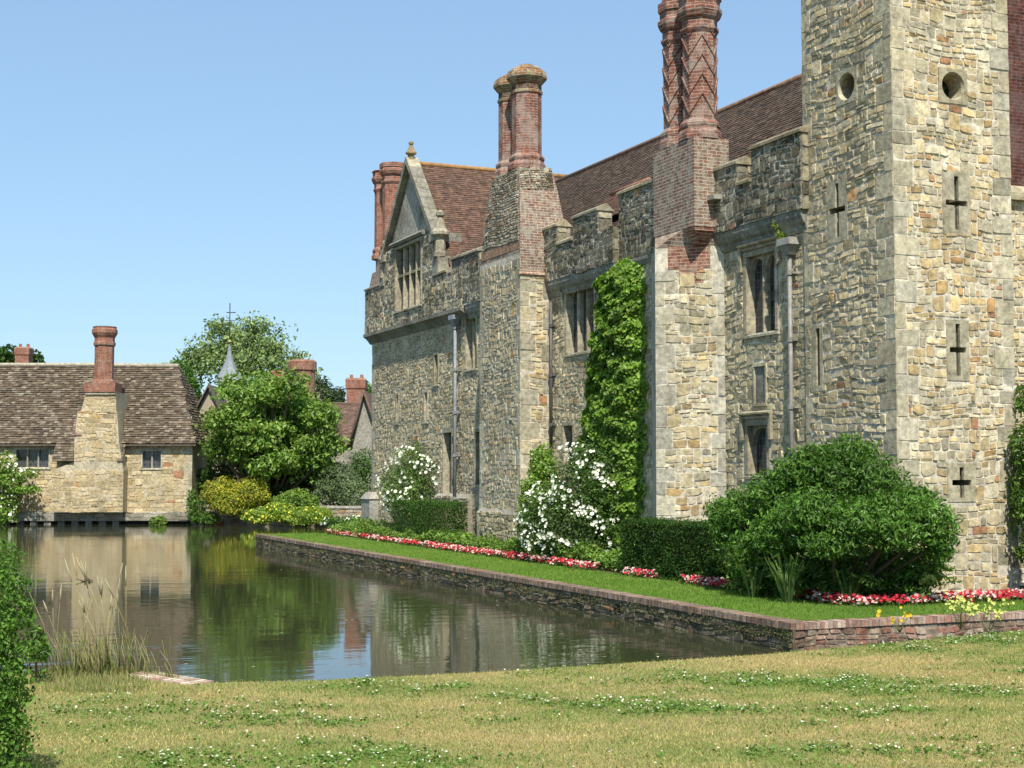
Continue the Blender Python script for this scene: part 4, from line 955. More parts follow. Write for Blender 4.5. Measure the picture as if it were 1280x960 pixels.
mb.tube([cf.P(UL, RZ+.03, -RB), cf.P(cu(90), RZ+.05, -RB), cf.P(hipu, RZ, -RB)], .12, 8, (.36, .32, .24))
cbar(mb, UL, .25, EZ-.12, EZ-.03, -.0, ov, (.1, .08, .06))
obj('roof', mb, M_tile, cot, label='sagging brown tiled roof with hipped end')
# chimney breast
mb = MB(); dB = .9
def cseg(xl0, xr0, y0, xl1, xr1, y1, d=dB, col=(.45, .39, .27), rub=True):
    z0, z1 = cz(y0, CD-1), cz(y1, CD-1)
    mb.hexa([cf.P(cu(xl0), z0, -.1), cf.P(cu(xr0), z0, -.1), cf.P(cu(xr0), z0, d), cf.P(cu(xl0), z0, d)], [cf.P(cu(xl1), z1, -.1), cf.P(cu(xr1), z1, -.1), cf.P(cu(xr1), z1, d), cf.P(cu(xl1), z1, d)], col)
    if rub: rubble(mb, Fr(tuple(cf.P(0, 0, d)), tuple(RT), tuple(-FH)), cu(max(xl0, xl1)), cu(min(xr0, xr1)), z0, z1, pal=HON, rust=.05, hr=(.12, .26), wr=(.22, .6), proud=.02)
cseg(72, 160, 640, 72, 160, 588); cseg(72, 160, 588, 100, 158, 577, rub=False); cseg(99, 158, 577, 99, 154, 552); cseg(99, 154, 552, 102, 151, 515); cseg(106, 150, 515, 112, 149, 493)
cseg(112, 149, 493, 112, 149, 490, d=1.0, rub=False)
zt_ = cz(490, CD-1); mb.hexa([cf.P(cu(102), 4.0, -3), cf.P(cu(151), 4.0, -3), cf.P(cu(151), 4.0, 0), cf.P(cu(102), 4.0, 0)], [cf.P(cu(112), zt_, -2), cf.P(cu(149), zt_, -2), cf.P(cu(149), zt_, .8), cf.P(cu(112), zt_, .8)], (.42, .36, .25))
br_ = obj('chimney_breast', mb, M_stone, cot)
mb = MB(); z0 = zt_; z1 = cz(482, CD)
cbar(mb, cu(111), cu(149), z0, z1+.1, -.35, 1.05, (1, 1, 1)); c0 = cf.P(cu(130.5), 0, .35)
mb.lathe(c0[0], c0[1], [(.6, z1+.1), (.55, z1+.25), (.5, z1+.3), (.5, cz(434)), (.57, cz(432)), (.57, cz(429)), (.52, cz(428)), (.52, cz(423)), (.6, cz(420)), (.66, cz(417)), (.66, cz(413)), (.6, cz(411)), (.62, cz(409))], 8, rot=.39-YAW)
obj('chimney_stack', mb, M_brickF, cot, label='tall octagonal red brick chimney')
# lean-to roofs beside the breast
mb = MB(); 
mb.hexa([cf.P(cu(72), cz(577), 0), cf.P(cu(99), cz(577), 0), cf.P(cu(99), cz(577), 1.0), cf.P(cu(72), cz(577), 1.0)], [cf.P(cu(72), cz(545), -.3), cf.P(cu(99), cz(545), -.3), cf.P(cu(99), cz(547), .0), cf.P(cu(72), cz(547), .0)], (.08, .06, .05))
tiles(mb, tuple(cf.P(cu(72), cz(577), 1.02)), tuple(RT), tuple(FH*1.0+ZZ*1.32), 1.13, 1.7, .24, .16, RCC, lift=.04); obj('lean_to_roof', mb, M_tile, cot); mb = MB()
tiles(mb, tuple(cf.P(cu(96), cz(545), .95)), tuple(RT), tuple(FH*.7+ZZ*1.3), .5, .9, .2, .14, [(.24,.15,.12), (.2,.12,.1)], lift=.03); obj('lean_to_roof', mb, M_tile, cot); mb = MB()
tiles(mb, tuple(cf.P(cu(152), cz(577), .95)), tuple(RT), tuple(FH*.7+ZZ*1.3), .32, .9, .2, .14, RCC, lift=.03)
obj('lean_to_roof', mb, M_tile, cot)

# ---- chimney of a house beyond, seen over the ridge
def house(name, label, px0, px1, depth, py_e, py_r, wallpal, roofcols, back=6, tw=.22, gable=None, zb=.5):
    fr = LF(px0, depth); s = depth/FPX; L = (px1-px0)*s; ez = cz(py_e, depth); rz = cz(py_r, depth+back/2)
    root = empty(name, tuple(fr.P(L/2, zb, 0)), label, 'house')
    mb = MB(); panel(mb, fr, 0, L, zb, ez, col=wallpal[0])
    for u in (0, L):
        mb.add([fr.P(u, zb, 0), fr.P(u, zb, -back), fr.P(u, ez, -back), fr.P(u, rz, -back/2), fr.P(u, ez, 0)], [(0, 1, 2, 3, 4)], wallpal[0])
    mb.add([fr.P(0, zb, -back), fr.P(L, zb, -back), fr.P(L, ez, -back), fr.P(0, ez, -back)], [(0, 1, 2, 3)], wallpal[0])
    rubble(mb, fr, 0, L, zb, ez, pal=wallpal, hr=(.15, .28), wr=(.3, .7), proud=.02)
    obj('wall', mb, M_stone, root)
    mb = MB(); sv = FH*(back/2+.25)+ZZ*(rz-ez+.2); sl2_ = float(np.linalg.norm(sv))
    mb.add([fr.P(-.2, ez-.22, .25), fr.P(L+.2, ez-.22, .25), fr.P(L+.2, rz-.02, -back/2), fr.P(-.2, rz-.02, -back/2)], [(0, 1, 2, 3)], (.08, .05, .04))
    mb.add([fr.P(-.2, ez-.2, -back-.25), fr.P(L+.2, ez-.2, -back-.25), fr.P(L+.2, rz-.02, -back/2), fr.P(-.2, rz-.02, -back/2)], [(0, 1, 2, 3)], roofcols[0])
    tiles(mb, tuple(fr.P(-.2, ez-.2, .25)), tuple(RT), tuple(sv), L+.4, sl2_, tw, .14, roofcols, lift=.03)
    mb.tube([fr.P(-.2, rz+.02, -back/2), fr.P(L+.2, rz+.02, -back/2)], .1, 6, roofcols[0])
    rf = obj('roof', mb, M_tile, root)
    return root, fr, rf
GR = [(.3,.29,.26),(.36,.34,.29),(.26,.25,.22)]; RR2 = [(.14,.09,.07),(.16,.105,.08),(.12,.08,.065)]
hs, hfr, hroof = house('garden_house', 'grey stone house with brown tiled roof and round brick chimney behind the shrubs', 322, 500, 92, 552, 505, GR, RR2)
mb = MB(); 
def chim(px, depth, py_b, py_t, rpx, name='chimney', parent=None, rnd=True):
    m = MB(); p = at(px, 593, depth); s = depth/FPX; r = rpx*s; zb, zt = cz(py_b, depth), cz(py_t, depth)
    m.lathe(p[0], p[1], [(r, zb), (r, zt-.9*r), (r*1.1, zt-.8*r), (r*1.12, zt-.15*r), (r*.95, zt), (r*.6, zt)], 12 if rnd else 4, rot=.39 if rnd else math.pi/4-YAW)
    if not rnd:
        for dx in (-.4, .4): q = p+RT*dx*r; m.lathe(q[0], q[1], [(.12, zt), (.1, zt+.25)], 8)
    return obj(name, m, M_brickF, parent)
chim(377, 93, 515, 450, 16, parent=hs); chim(345, 94, 515, 464, 11, parent=hs); chim(445, 96, 520, 473, 16, parent=hs, rnd=False)
# cross gable
gf = LF(440, 90); s = 90/FPX; mb = MB(); gw_ = 34*s; ga = cz(490, 90); ge = cz(556, 90)
mb.add([gf.P(0, .5), gf.P(gw_, .5), gf.P(gw_, ge), gf.P(gw_*.42, ga), gf.P(0, ge)], [(0, 1, 2, 3, 4)], (.3, .28, .24))
obj('gable_wall', mb, M_stone, hs)
mb = MB(); 
mb.add([gf.P(-.15, ge-.2, .3), gf.P(gw_*.42, ga+.12, .3), gf.P(gw_*.42, ga+.12, -5), gf.P(-.15, ge-.2, -5)], [(0, 1, 2, 3)], (.17, .1, .08))
mb.add([gf.P(gw_+.2, ge-.2, .3), gf.P(gw_*.42, ga+.12, .3), gf.P(gw_*.42, ga+.12, -5), gf.P(gw_+.2, ge-.2, -5)], [(0, 1, 2, 3)], (.17, .1, .08))
for a, b in (((-.15, ge-.2), (gw_*.42, ga+.1)), ((gw_+.2, ge-.2), (gw_*.42, ga+.1))): mb.tube([gf.P(*a, .32), gf.P(*b, .32)], .08, 6, (.12, .08, .06))
obj('gable_roof', mb, M_tile, hs)
# timber porch house with gable
th, tfr, troof = house('timber_house', 'small timber gabled house half hidden behind the large tree', 236, 330, 84, 545, 503, [(.24,.2,.15), (.3,.25,.19)], [(.14,.1,.08), (.18,.13,.1)], back=5)
pf_ = LF(243, 81); s = 81/FPX; W_ = 34*s; mb = MB(); pa = cz(486, 81); pe = cz(520, 81)
mb.add([pf_.P(0, .5), pf_.P(W_, .5), pf_.P(W_, pe), pf_.P(W_/2, pa), pf_.P(0, pe)], [(0, 1, 2, 3, 4)], (.34, .29, .22))
mb.add([pf_.P(0, .5), pf_.P(0, .5, -3), pf_.P(0, pe, -3), pf_.P(0, pe)], [(0, 1, 2, 3)], (.3, .26, .2))
for u in np.linspace(0, W_, 5): bar(mb, pf_, u-.06, u+.06, .5, pe, .005, .05, (.2, .16, .12))
bar(mb, pf_, 0, W_, cz(585, 81)-.08, cz(585, 81)+.08, .005, .06, (.36, .32, .26)); bar(mb, pf_, .1, W_-.1, cz(620, 81), cz(592, 81), .005, .03, (.03, .03, .03))
obj('porch_wall', mb, M_wood, th)
mb = MB()
for a, b in (((-.25, pe-.3), (W_/2, pa+.1)), ((W_+.25, pe-.3), (W_/2, pa+.1))):
    (u0, z0), (u1, z1) = a, b
    mb.hexa([pf_.P(u0, z0, .3), pf_.P(u0, z0, -3), pf_.P(u1, z1, -3), pf_.P(u1, z1, .3)], [pf_.P(u0, z0+.14, .3), pf_.P(u0, z0+.14, -3), pf_.P(u1, z1+.14, -3), pf_.P(u1, z1+.14, .3)], (.13, .1, .08))
obj('porch_roof', mb, M_wood, th)
# lead spire with vane
p = at(285, 593, 88); s = 88/FPX
sp = empty('bell_turret', (p[0], p[1], .5), 'small lead spire with iron weathervane above the trees', 'turret')
mb = MB(); prof = [(20*s, cz(478, 88)), (15*s, cz(470, 88)), (9*s, cz(460, 88)), (5*s, cz(450, 88)), (2.2*s, cz(438, 88)), (.8*s, cz(430, 88))]
mb.lathe(p[0], p[1], prof, 8, col=(.2, .22, .23)); obj('spire', mb, M_lead, sp)
mb = MB(); mb.lathe(p[0], p[1], [(15*s, .5), (15*s, cz(478, 88))], 4, rot=math.pi/4-YAW, col=(.3, .25, .18)); obj('turret_base', mb, M_wood, sp)
mb = MB(); mb.tube([(p[0], p[1], cz(432, 88)), (p[0], p[1], cz(378, 88))], .035, 5, (.05, .05, .05)); mb.lathe(p[0], p[1], [(.02, cz(430, 88)), (.13, cz(427, 88)), (.02, cz(424, 88))], 8, col=(.35, .3, .12))
for t, h_ in ((-1, 0), (1, 0)): mb.tube([np.array([p[0], p[1], cz(400, 88)]), np.array([p[0], p[1], cz(400, 88)])+RT*t*.3], .02, 4, (.05, .05, .05))
mb.tube([np.array([p[0], p[1], cz(390, 88)])-RT*.2, np.array([p[0], p[1], cz(390, 88)])+RT*.35], .03, 4, (.05, .05, .05)); obj('weathervane', mb, M_lead, sp)
h2, h2f, h2r = house('distant_house', 'distant roof and brick chimney just above the cottage ridge', -120, 70, 105, 500, 462, GR, RR2)
chim(27, 104, 480, 434, 12, parent=h2, rnd=False)

#@@BANK WALL
bw = MB(); u = 0
bA, bB = at(240, 593, 76.8), at(470, 593, 73.2); dU = bB-bA; dU[2] = 0; Lb = float(np.linalg.norm(dU)); bfr = Fr((bA[0], bA[1], 0), tuple(dU), tuple(-FH))
rubble(bw, bfr, 0, Lb, -.1, .9, pal=[(.3,.27,.2), (.36,.32,.25), (.22,.2,.15)], hr=(.1, .2), wr=(.3, .6)); bw.hexa([bfr.P(0, -.5, 0), bfr.P(Lb, -.5, 0), bfr.P(Lb, -.5, -.5), bfr.P(0, -.5, -.5)], [bfr.P(0, .9, 0), bfr.P(Lb, .9, 0), bfr.P(Lb, .9, -.5), bfr.P(0, .9, -.5)], (.25, .22, .17))
bar(bw, bfr, 0, Lb, .9, 1.02, -.55, .06, (.4, .37, .31))
obj('bank_wall', bw, M_stone, label='low stone wall along the far bank under the shrubs', cat='wall')

#@@PLANTS
# ================================================================== PLANTS
G_MID = [(.075,.15,.02),(.10,.19,.03),(.055,.12,.018),(.13,.22,.035)]
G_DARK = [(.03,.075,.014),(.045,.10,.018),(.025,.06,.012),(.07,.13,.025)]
G_LIGHT = [(.16,.26,.04),(.21,.32,.055),(.12,.2,.03)]
G_YEL = [(.25,.32,.04),(.3,.36,.05),(.18,.26,.035)]
def plant(name, label, cat, base, blobs, n, size, cols, stems=None, flowers=None, group=None, **k):
    root = empty(name, tuple(base), label, cat, group)
    foliage('foliage', blobs, n, size, cols, parent=root, **k)
    if stems:
        mb = MB()
        for s_ in stems: mb.tube(s_[0], s_[1], 6, (.12, .09, .06))
        obj('stem', mb, M_bark, root)
    if flowers:
        Pf, Df = sample_blobs(flowers.get('blobs', blobs), flowers['n'], lo=.93, hi=1.1, cut=.95, lump=k.get('lump', .12))
        if 'zmin' in flowers: kk = Pf[:, 2] > flowers['zmin']; Pf, Df = Pf[kk], Df[kk]
        q = Pf*(.9/flowers['size']*.1); kk = (np.sin(q[:, 0]*5+q[:, 2]*4)+np.sin(q[:, 1]*5-q[:, 2]*6+1)+rng.normal(size=len(Pf))*.6) > .15; Pf, Df = Pf[kk], Df[kk]
        V, F, C = flowers_np(Pf, flowers['size']*rng.uniform(.55, 1.25, len(Pf)), flowers['col'], Nr=Df*.8+A(-.2, -.3, .2), petals=6)
        finish('blossom', V, F, C, M_petal, root, uv=False)
    return root
def stems_for(base, blobs, r0):
    base = np.array(base, float); out = []
    for c, r in blobs:
        m = (base*.45+np.array(c)*.55)+A(random.uniform(-.1, .1), random.uniform(-.1, .1), 0); out.append(([base, m, c], [r0, r0*.6, r0*.2]))
    return out
# big dark green shrub at the tower corner
bl = [pb(1050, 600, 25.8, 50, 38), pb(1010, 595, 26.2, 40, 30), pb(1090, 608, 25.4, 42, 34), pb(1130, 640, 24.9, 36, 26), pb(1165, 655, 24.6, 30, 26), pb(1175, 680, 24.6, 20, 20), pb(975, 618, 26.6, 40, 30), pb(935, 640, 27.2, 36, 30), pb(918, 665, 27.4, 26, 36),
      pb(1020, 640, 25.2, 46, 26), pb(1075, 650, 24.7, 48, 26), pb(1115, 665, 24.5, 36, 22), pb(985, 665, 25.8, 44, 26), pb(1045, 680, 24.7, 40, 16), pb(945, 690, 26.6, 34, 26), pb(1060, 570, 26.0, 34, 22), pb(1020, 575, 26.1, 26, 18), pb(900, 640, 27.9, 18, 16), pb(1145, 625, 25.2, 26, 18),
      pb(1135, 708, 25.7, 46, 26), pb(1070, 722, 26.3, 90, 34), pb(990, 722, 26.9, 70, 30)]
bs = at(1050, 745, 25.7); bs[2] = .41
plant('dark_green_shrub', 'large spreading dark green glossy shrub at the corner of the tower', 'shrub', bs, bl, 48000, .115, [(.065,.145,.018),(.085,.18,.022),(.05,.11,.014),(.12,.23,.035)], stems=stems_for(bs, bl, .06), aspect=.36, lump=.2, freq=5, zmin=.43, droop=.8)
# strap leaved plants below it
def strap(name, label, px, py, depth, n, h, col, group, spread=.25):
    p = at(px, py, depth); p[2] = .41; mb = MB()
    for i in range(n):
        a = random.uniform(0, 2*math.pi); d = A(math.cos(a), math.sin(a), 0); b = p+d*random.random()*spread*.4; L = h*random.uniform(.6, 1.1); w_ = .014
        e = A(-d[1], d[0], 0)*w_; pts = [b, b+d*L*.15+ZZ*L*.5, b+d*L*.35+ZZ*L*.85, b+d*L*.65+ZZ*L*.8]
        c = tuple(np.array(col)*random.uniform(.6, 1.4)); ww = [1, 1, .8, .1]
        vs = []; 
        for q, f in zip(pts, ww): vs += [q-e*f, q+e*f]
        mb.add(vs, [(0, 1, 3, 2), (2, 3, 5, 4), (4, 5, 7, 6)], c, True)
    return obj(name, mb, M_grass, label=label, cat='plant', group=group)
strap('strap_leaf_plant', 'tall clump of arching strap leaves under the left of the dark shrub', 942, 740, 26.2, 60, 1.0, (.12, .19, .06), 'strap leaved clumps under the dark shrub')
strap('strap_leaf_plant', 'clump of arching strap leaves under the middle of the dark shrub', 985, 748, 25.2, 55, .95, (.12, .19, .06), 'strap leaved clumps under the dark shrub')
strap('strap_leaf_plant', 'shaded clump of strap leaves under the right half of the dark shrub', 1060, 752, 24.8, 40, .7, (.08, .14, .04), 'strap leaved clumps under the dark shrub')  # leaf colour darkened to carry the shade under the shrub

def box_hedge(name, label, x0, x1, y0, y1, z0, z1, n, size, cols, noise_=.06, mat=None, faces=('x0', 'y0', 'z1', 'x1', 'y1')):
    P, D = box_pts(x0, x1, y0, y1, z0, z1, n, noise_, faces)
    q = A(x0, y0, z0)+rng.random((n//5, 3))*A(x1-x0, y1-y0, z1-z0); P = np.vstack([P, q]); D = np.vstack([D, np.zeros_like(q)+A(0, 0, 1)])
    V, F = leaves_np(P, D, size*rng.uniform(.6, 1.3, len(P)))
    root = empty(name, ((x0+x1)/2, (y0+y1)/2, z0), label, 'hedge')
    finish('foliage', V, F, np.repeat(leafcols(len(P), cols, P), 4, 0), mat or M_leafd, root, uv=False)
    mb = MB()
    for i in range(4):
        mb = MB(); mb.tube([((x0+x1)/2, y0+(y1-y0)*(i+.5)/4, z0), ((x0+x1)/2, y0+(y1-y0)*(i+.5)/4, z1*.8)], .03, 5, (.12, .09, .06)); obj('stem', mb, M_bark, root)
    return root
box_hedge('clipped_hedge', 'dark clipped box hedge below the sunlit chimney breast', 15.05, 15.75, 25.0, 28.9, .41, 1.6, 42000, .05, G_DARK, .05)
box_hedge('clipped_hedge', 'mid green clipped hedge in front of the far drainpipe', 15.55, 16.4, 41.6, 46.2, .41, 1.75, 16000, .06, [(.05,.11,.02), (.07,.13,.025), (.04,.09,.02)], .05)
# climber on the wall
def climber(name, label, pts, n, size, cols, thick, X=16.85, base=None, zoff=0):
    """pts: list of (z, y0, y1) rows on the wall plane"""
    zs = np.array([p[0] for p in pts]); a = np.array([p[1] for p in pts]); b = np.array([p[2] for p in pts])
    z = zs[0]+(zs[-1]-zs[0])*rng.random(n); y0 = np.interp(z, zs, a); y1 = np.interp(z, zs, b)
    t = rng.random(n); ed = .07*np.sin(z*5.1)+.06*np.sin(z*13)+rng.normal(size=n)*.05; y = y0+ed*(1-t)+(y1-y0)*t
    prof = (1-(2*t-1)**4)*(0.72+.10*np.sin(z*3+t*5)+.12*np.sin(z*9.3-t*13)+.08*np.sin(z*17+t*21)); top = np.clip((zs[-1]-z)/.5, .15, 1)
    d = thick*np.clip(prof, .1, 1)*top*(1-.35*rng.random(n)**2)
    hole = (np.sin(y*5.3+z*2.1)+np.sin(z*6.1-y*3.7)+np.sin(y*11+z*9)*.6) > -1.35; hole |= rng.random(n) < .25
    d = np.where(hole, d, d*.25)
    P = np.stack([X-d, y, z], 1); Nr = np.stack([-np.ones(n), (t-.5)*1.8, np.full(n, .3)], 1)
    root = empty(name, (X-.15, base or float(np.mean([a[0], b[0]])), pts[0][0] if zoff else .41), label, 'climbing plant')
    V, F = leaves_np(P, Nr, size*rng.uniform(.6, 1.3, n), .75, .5, .8)
    finish('foliage', V, F, np.repeat(leafcols(n, cols, P, 2.5), 4, 0), M_leaf, root, uv=False)
    mb = MB(); yb = base or float(np.mean([a[0], b[0]]))
    for k in range(3):
        yt = float(np.mean([a[-1], b[-1]]))+.3*(k-1); mb.tube([(X-.1, yb+.1*(k-1), .41), (X-.08, (yb*.6+yt*.4), 2.5), (X-.08, yt, float(zs[-1])-.5)], [.04, .03, .01], 5, (.14, .1, .07))
    obj('stem', mb, M_bark, root); return root
climber('wall_climber', 'tall bright green leafy climber on the wall left of the sunlit chimney breast', [(.6, 31.3, 34.0), (2.6, 31.1, 34.2), (4.4, 31.0, 34.0), (5.2, 31.0, 33.6), (6.6, 31.0, 33.2), (7.5, 31.1, 32.9), (7.9, 31.4, 32.5)], 26000, .115, [(.14,.25,.03),(.19,.31,.04),(.10,.19,.025),(.23,.35,.05)], .75)
b0_ = at(672, 700, 39); b0_[2] = .41
bl = [pb(678, 580, 38.5, 16, 22), pb(680, 600, 38.2, 20, 25), pb(670, 620, 38, 20, 25), pb(690, 630, 37.8, 20, 25), pb(672, 650, 37.8, 25, 22)]
plant('wall_climber', 'small pale green climber against the corner of the middle chimney breast', 'climbing plant', b0_, bl, 7000, .10, G_LIGHT, stems=stems_for(b0_, bl, .03), aspect=.7)
# roses
b0_ = at(715, 700, 36.5); b0_[2] = .41
bl = [pb(745, 585, 36.2, 38, 34), pb(720, 610, 36.3, 34, 38), pb(755, 620, 36, 32, 36), pb(690, 640, 37, 36, 32), pb(715, 655, 36.2, 42, 34), pb(668, 655, 37.6, 24, 30), pb(750, 660, 36, 34, 34), pb(690, 680, 37, 34, 20), pb(770, 580, 36, 20, 26)]
plant('white_rose_bush', 'large white climbing rose in full bloom below the tall green climber', 'rose bush', b0_, bl, 17000, .075, [(.08,.15,.03),(.09,.15,.035),(.12,.19,.05),(.05,.09,.02)], stems=stems_for(b0_, bl, .03), lump=.2, flowers=dict(n=3600, size=.085, col=(.74, .74, .66), blobs=bl[:8]))
b0_ = at(530, 668, 49.5); b0_[2] = .41
bl = [pb(528, 585, 49.6, 34, 26), pb(508, 605, 50, 30, 26), pb(545, 605, 49, 26, 26), pb(525, 622, 49.5, 38, 22), pb(497, 625, 50.5, 20, 20), pb(520, 570, 50, 22, 16), pb(555, 590, 48.6, 18, 22), pb(490, 605, 50.6, 16, 18), pb(550, 568, 49, 14, 12)]
plant('white_rose_bush', 'white rose bush at the far end of the castle wall above the clipped hedge', 'rose bush', b0_, bl, 11000, .085, [(.10,.17,.035),(.14,.22,.05),(.08,.13,.025)], stems=stems_for(b0_, bl, .03), lump=.2, flowers=dict(n=1900, size=.12, col=(.72, .72, .62)))
# climber right of the tower
bl = [pb(1300, 500, 27.5, 34, 22), pb(1296, 560, 27.3, 32, 34), pb(1300, 620, 27.2, 36, 40), pb(1295, 690, 27, 24, 14), pb(1305, 600, 27, 40, 100)]
b0_ = at(1310, 740, 27.3); b0_[2] = .41
plant('wall_climber', 'dark glossy wall shrub at the right edge beyond the tower', 'climbing plant', b0_, bl, 5000, .13, G_MID, stems=stems_for(b0_, bl, .04), aspect=.45)
# weed on the hopper
p = A(16.7, 25.0, 7.45); bl = [(p, .1), (p+A(0, .12, .2), .1), (p+A(-.02, .2, .38), .07)]
plant('wall_weed', 'pale green weed sprouting beside the drainpipe hopper', 'plant', (16.72, 25.0, 7.35), bl, 160, .07, G_YEL, stems=[([(16.75, 25.0, 7.3), (16.7, 25.1, 7.8)], .008)])

# bedding flowers: red and white, along the bed
def row(n, f):
    t = rng.random(n); return f(t)
n = 4200; t = rng.random(n)**1.5; Yf = 20.4+t*32.3; Xf = 14.95+(Yf-20.4)*.012+rng.normal(size=n)*.12; q_ = np.sin(Yf*1.9)+np.sin(Yf*4.7+1) > -1.25; Xf, Yf = Xf[q_], Yf[q_]
n2 = 1500; Xg = 14.9+rng.random(n2)*9; Yg = 20.2+rng.normal(size=n2)*.12
# gap under the hedge
kk = ~((Yf > 26.2) & (Yf < 27.2)) & ~((Yf > 29.0) & (Yf < 30.3)); Xf, Yf = Xf[kk], Yf[kk]
Xa = np.concatenate([Xf, Xg]); Ya = np.concatenate([Yf, Yg]); P = np.stack([Xa, Ya, .46+rng.random(len(Xa))*.13], 1)
wsel = (np.sin(Ya*2.3+Xa*5)+np.sin(Ya*5.1+Xa*3)+rng.normal(size=len(Xa))*.9) > .45
Nr = np.tile(A(-.4, -.4, .8), (len(P), 1))
V, F, C = merge_np([flowers_np(P[~wsel], .058, (.42, .03, .045), j=.3, Nr=Nr[~wsel]), flowers_np(P[wsel], .055, (.62, .45, .42), j=.1, Nr=Nr[wsel])])
Pl = np.repeat(P, 2, 0)+rng.normal(size=(len(P)*2, 3))*A(.1, .1, .03)-A(0, 0, .1); V2, F2 = leaves_np(Pl, np.tile(A(0, 0, 1.), (len(Pl), 1)), .07, .7)
V, F, C = merge_np([(V, F, C), (V2, F2, np.repeat(leafcols(len(Pl), [(.07,.12,.03), (.09,.08,.04), (.05,.1,.02)]), 4, 0))])
finish('bedding_flowers', V, F, C, M_petal, uv=False, label='edging of red and white bedding flowers along the castle flowerbed', cat='flowers', kind='stuff')
# leafy bedding behind the flowers
n = 30000; t = rng.random(n)**1.3; Yb = 24+t*28.6; Xb = 15.25+rng.random(n)*1.3
hb = .26+.3*np.clip(fbm(Xb*2, Yb, 1.2)+.4, 0, 1.4); P = np.stack([Xb, Yb, .42+hb*rng.random(n)**.5], 1)
V, F = leaves_np(P, np.tile(A(0, 0, 1.), (n, 1)), .11*rng.uniform(.6, 1.4, n), .5)
finish('bedding_foliage', V, F, np.repeat(leafcols(n, [(.11,.2,.035),(.16,.27,.05),(.08,.15,.025),(.2,.27,.07)], P, 1.2), 4, 0), M_leafd, uv=False, label='low leafy green planting between the flower edging and the castle wall', cat='bedding plants', kind='stuff')
# small yellow-green weeds by the corner of the wall and a yellow flower
def weed(px, py, depth, h, label, col=(.5, .52, .15), n=60, zb=.41, cat='plant', sz=.03):
    p = at(px, py, depth); zb_ = zb; root = empty('flowering_weed', (p[0], p[1], zb_), label, cat, 'pale flowering weeds near the wall corner')
    mb = MB(); P = []
    for i in range(8):
        q = A(p[0]+random.gauss(0, .08), p[1]+random.gauss(0, .08), zb_+h*random.uniform(.6, 1)); mb.tube([(p[0], p[1], zb_), tuple(q)], .004, 3, (.2, .25, .08)); P += [q+rng.normal(size=3)*A(.03, .03, .03) for _ in range(n//8)]
    obj('stem', mb, M_grass, root); V, F, C = flowers_np(np.array(P), sz, col); finish('blossom', V, F, C, M_petal, root, uv=False)
weed(1160, 745, 25.2, .5, 'tall pale yellow flowering weed beside the base of the tower', n=120, sz=.05)
weed(1200, 770, 15.3, .35, 'pale weed at the lawn edge right of the yellow flowers', zb=1.0, n=90); weed(1236, 775, 15.0, .3, 'pale weed at the lawn edge near the right side', zb=1.0, n=80)
weed(1125, 792, 15.2, .22, 'small yellow flowering weed standing in front of the red brick wall', (.6, .4, .03), n=16, zb=.98, sz=.035)

# ---- foreground hedge at the left
bl = [(A(-.35, 6.9, 1.55), (.62, .7, .78)), (A(-.3, 6.7, 1.2), (.62, .7, .5)), (A(-.8, 6.6, 1.6), (.6, .7, .8)), (A(-.25, 6.4, 1.1), (.5, .6, .4))]
hl_c = at(-90, 800, 7.2)
bl = [(at(-88, 760, 7.3), (.44, .5, .42)), (at(-92, 850, 7.1), (.45, .5, .45)), (at(-84, 935, 7.0), (.41, .5, .4)), (at(-230, 800, 7.2), (.6, .6, .6)), (at(-200, 950, 7.0), (.6, .6, .5))]
hb_ = at(-100, 960, 7.1); hb_[2] = 1.0
plant('clipped_yew', 'rounded clipped green bush at the left edge of the lawn in the foreground', 'bush', hb_, bl, 80000, .030, [(.06,.13,.018),(.09,.18,.028),(.04,.09,.014),(.13,.24,.04)], stems=[([tuple(hb_), tuple(hb_+A(0, 0, .9))], .07)], lump=.1, freq=11, lo=.8, zmin=1.0, mat=M_leafd)

# ---- tall dry grass at the water edge
n = 260; mb = MB(); heads = []
for i in range(n):
    px = random.triangular(45, 205, 110); dd = random.uniform(11.6, 12.6); p = at(px, 840, dd); p[2] = .98
    ed_ = np.interp(p[0], ex, ey)
    if p[1] > ed_: p[1] = ed_-.02*random.random()
    tall = random.random() < .16; h = random.uniform(.55, 1.0) if tall else random.uniform(.12, .42)
    ln_ = RT*random.gauss(-.12, .22)+FH*random.gauss(0, .15); q1 = p+ZZ*h*.55+ln_*h*.3; q2 = p+ZZ*h*.95+ln_*h*.8
    c = random.choice([(.36, .32, .17), (.42, .38, .22), (.28, .28, .11)]) if tall else random.choice([(.2, .24, .06), (.3, .28, .12), (.14, .2, .04), (.34, .3, .16)])
    mb.tube([p, q1, q2], [.0035, .003, .0015], 3, c)
    if tall and random.random() < .7:
        mb.tube([q2-(q2-q1)*.35, q2-(q2-q1)*.1, q2+(q2-q1)*.15], [.003, .008, .002], 4, (.44, .38, .24))
obj('tall_grass', mb, M_grass, label='tall dry grass stalks on the bank at the left edge of the moat', cat='grass', kind='stuff')
n = 9000; px = rng.triangular(35, 110, 205, n); dd = rng.uniform(10.9, 12.9, n); P = np.array([at(a, 840, b) for a, b in zip(px, dd)]); P[:, 2] = .98
P[:, 1] = np.minimum(P[:, 1], np.interp(P[:, 0], ex, ey)-.01)
grass('bank_grass', P, .07, np.clip(leafcols(n, [(.2,.24,.07), (.28,.26,.11), (.2,.24,.07), (.34,.29,.16)]), 0, 1), .006, .35, label='rough green and tan grass tuft where the lawn meets the water at left', cat='grass', kind='stuff')
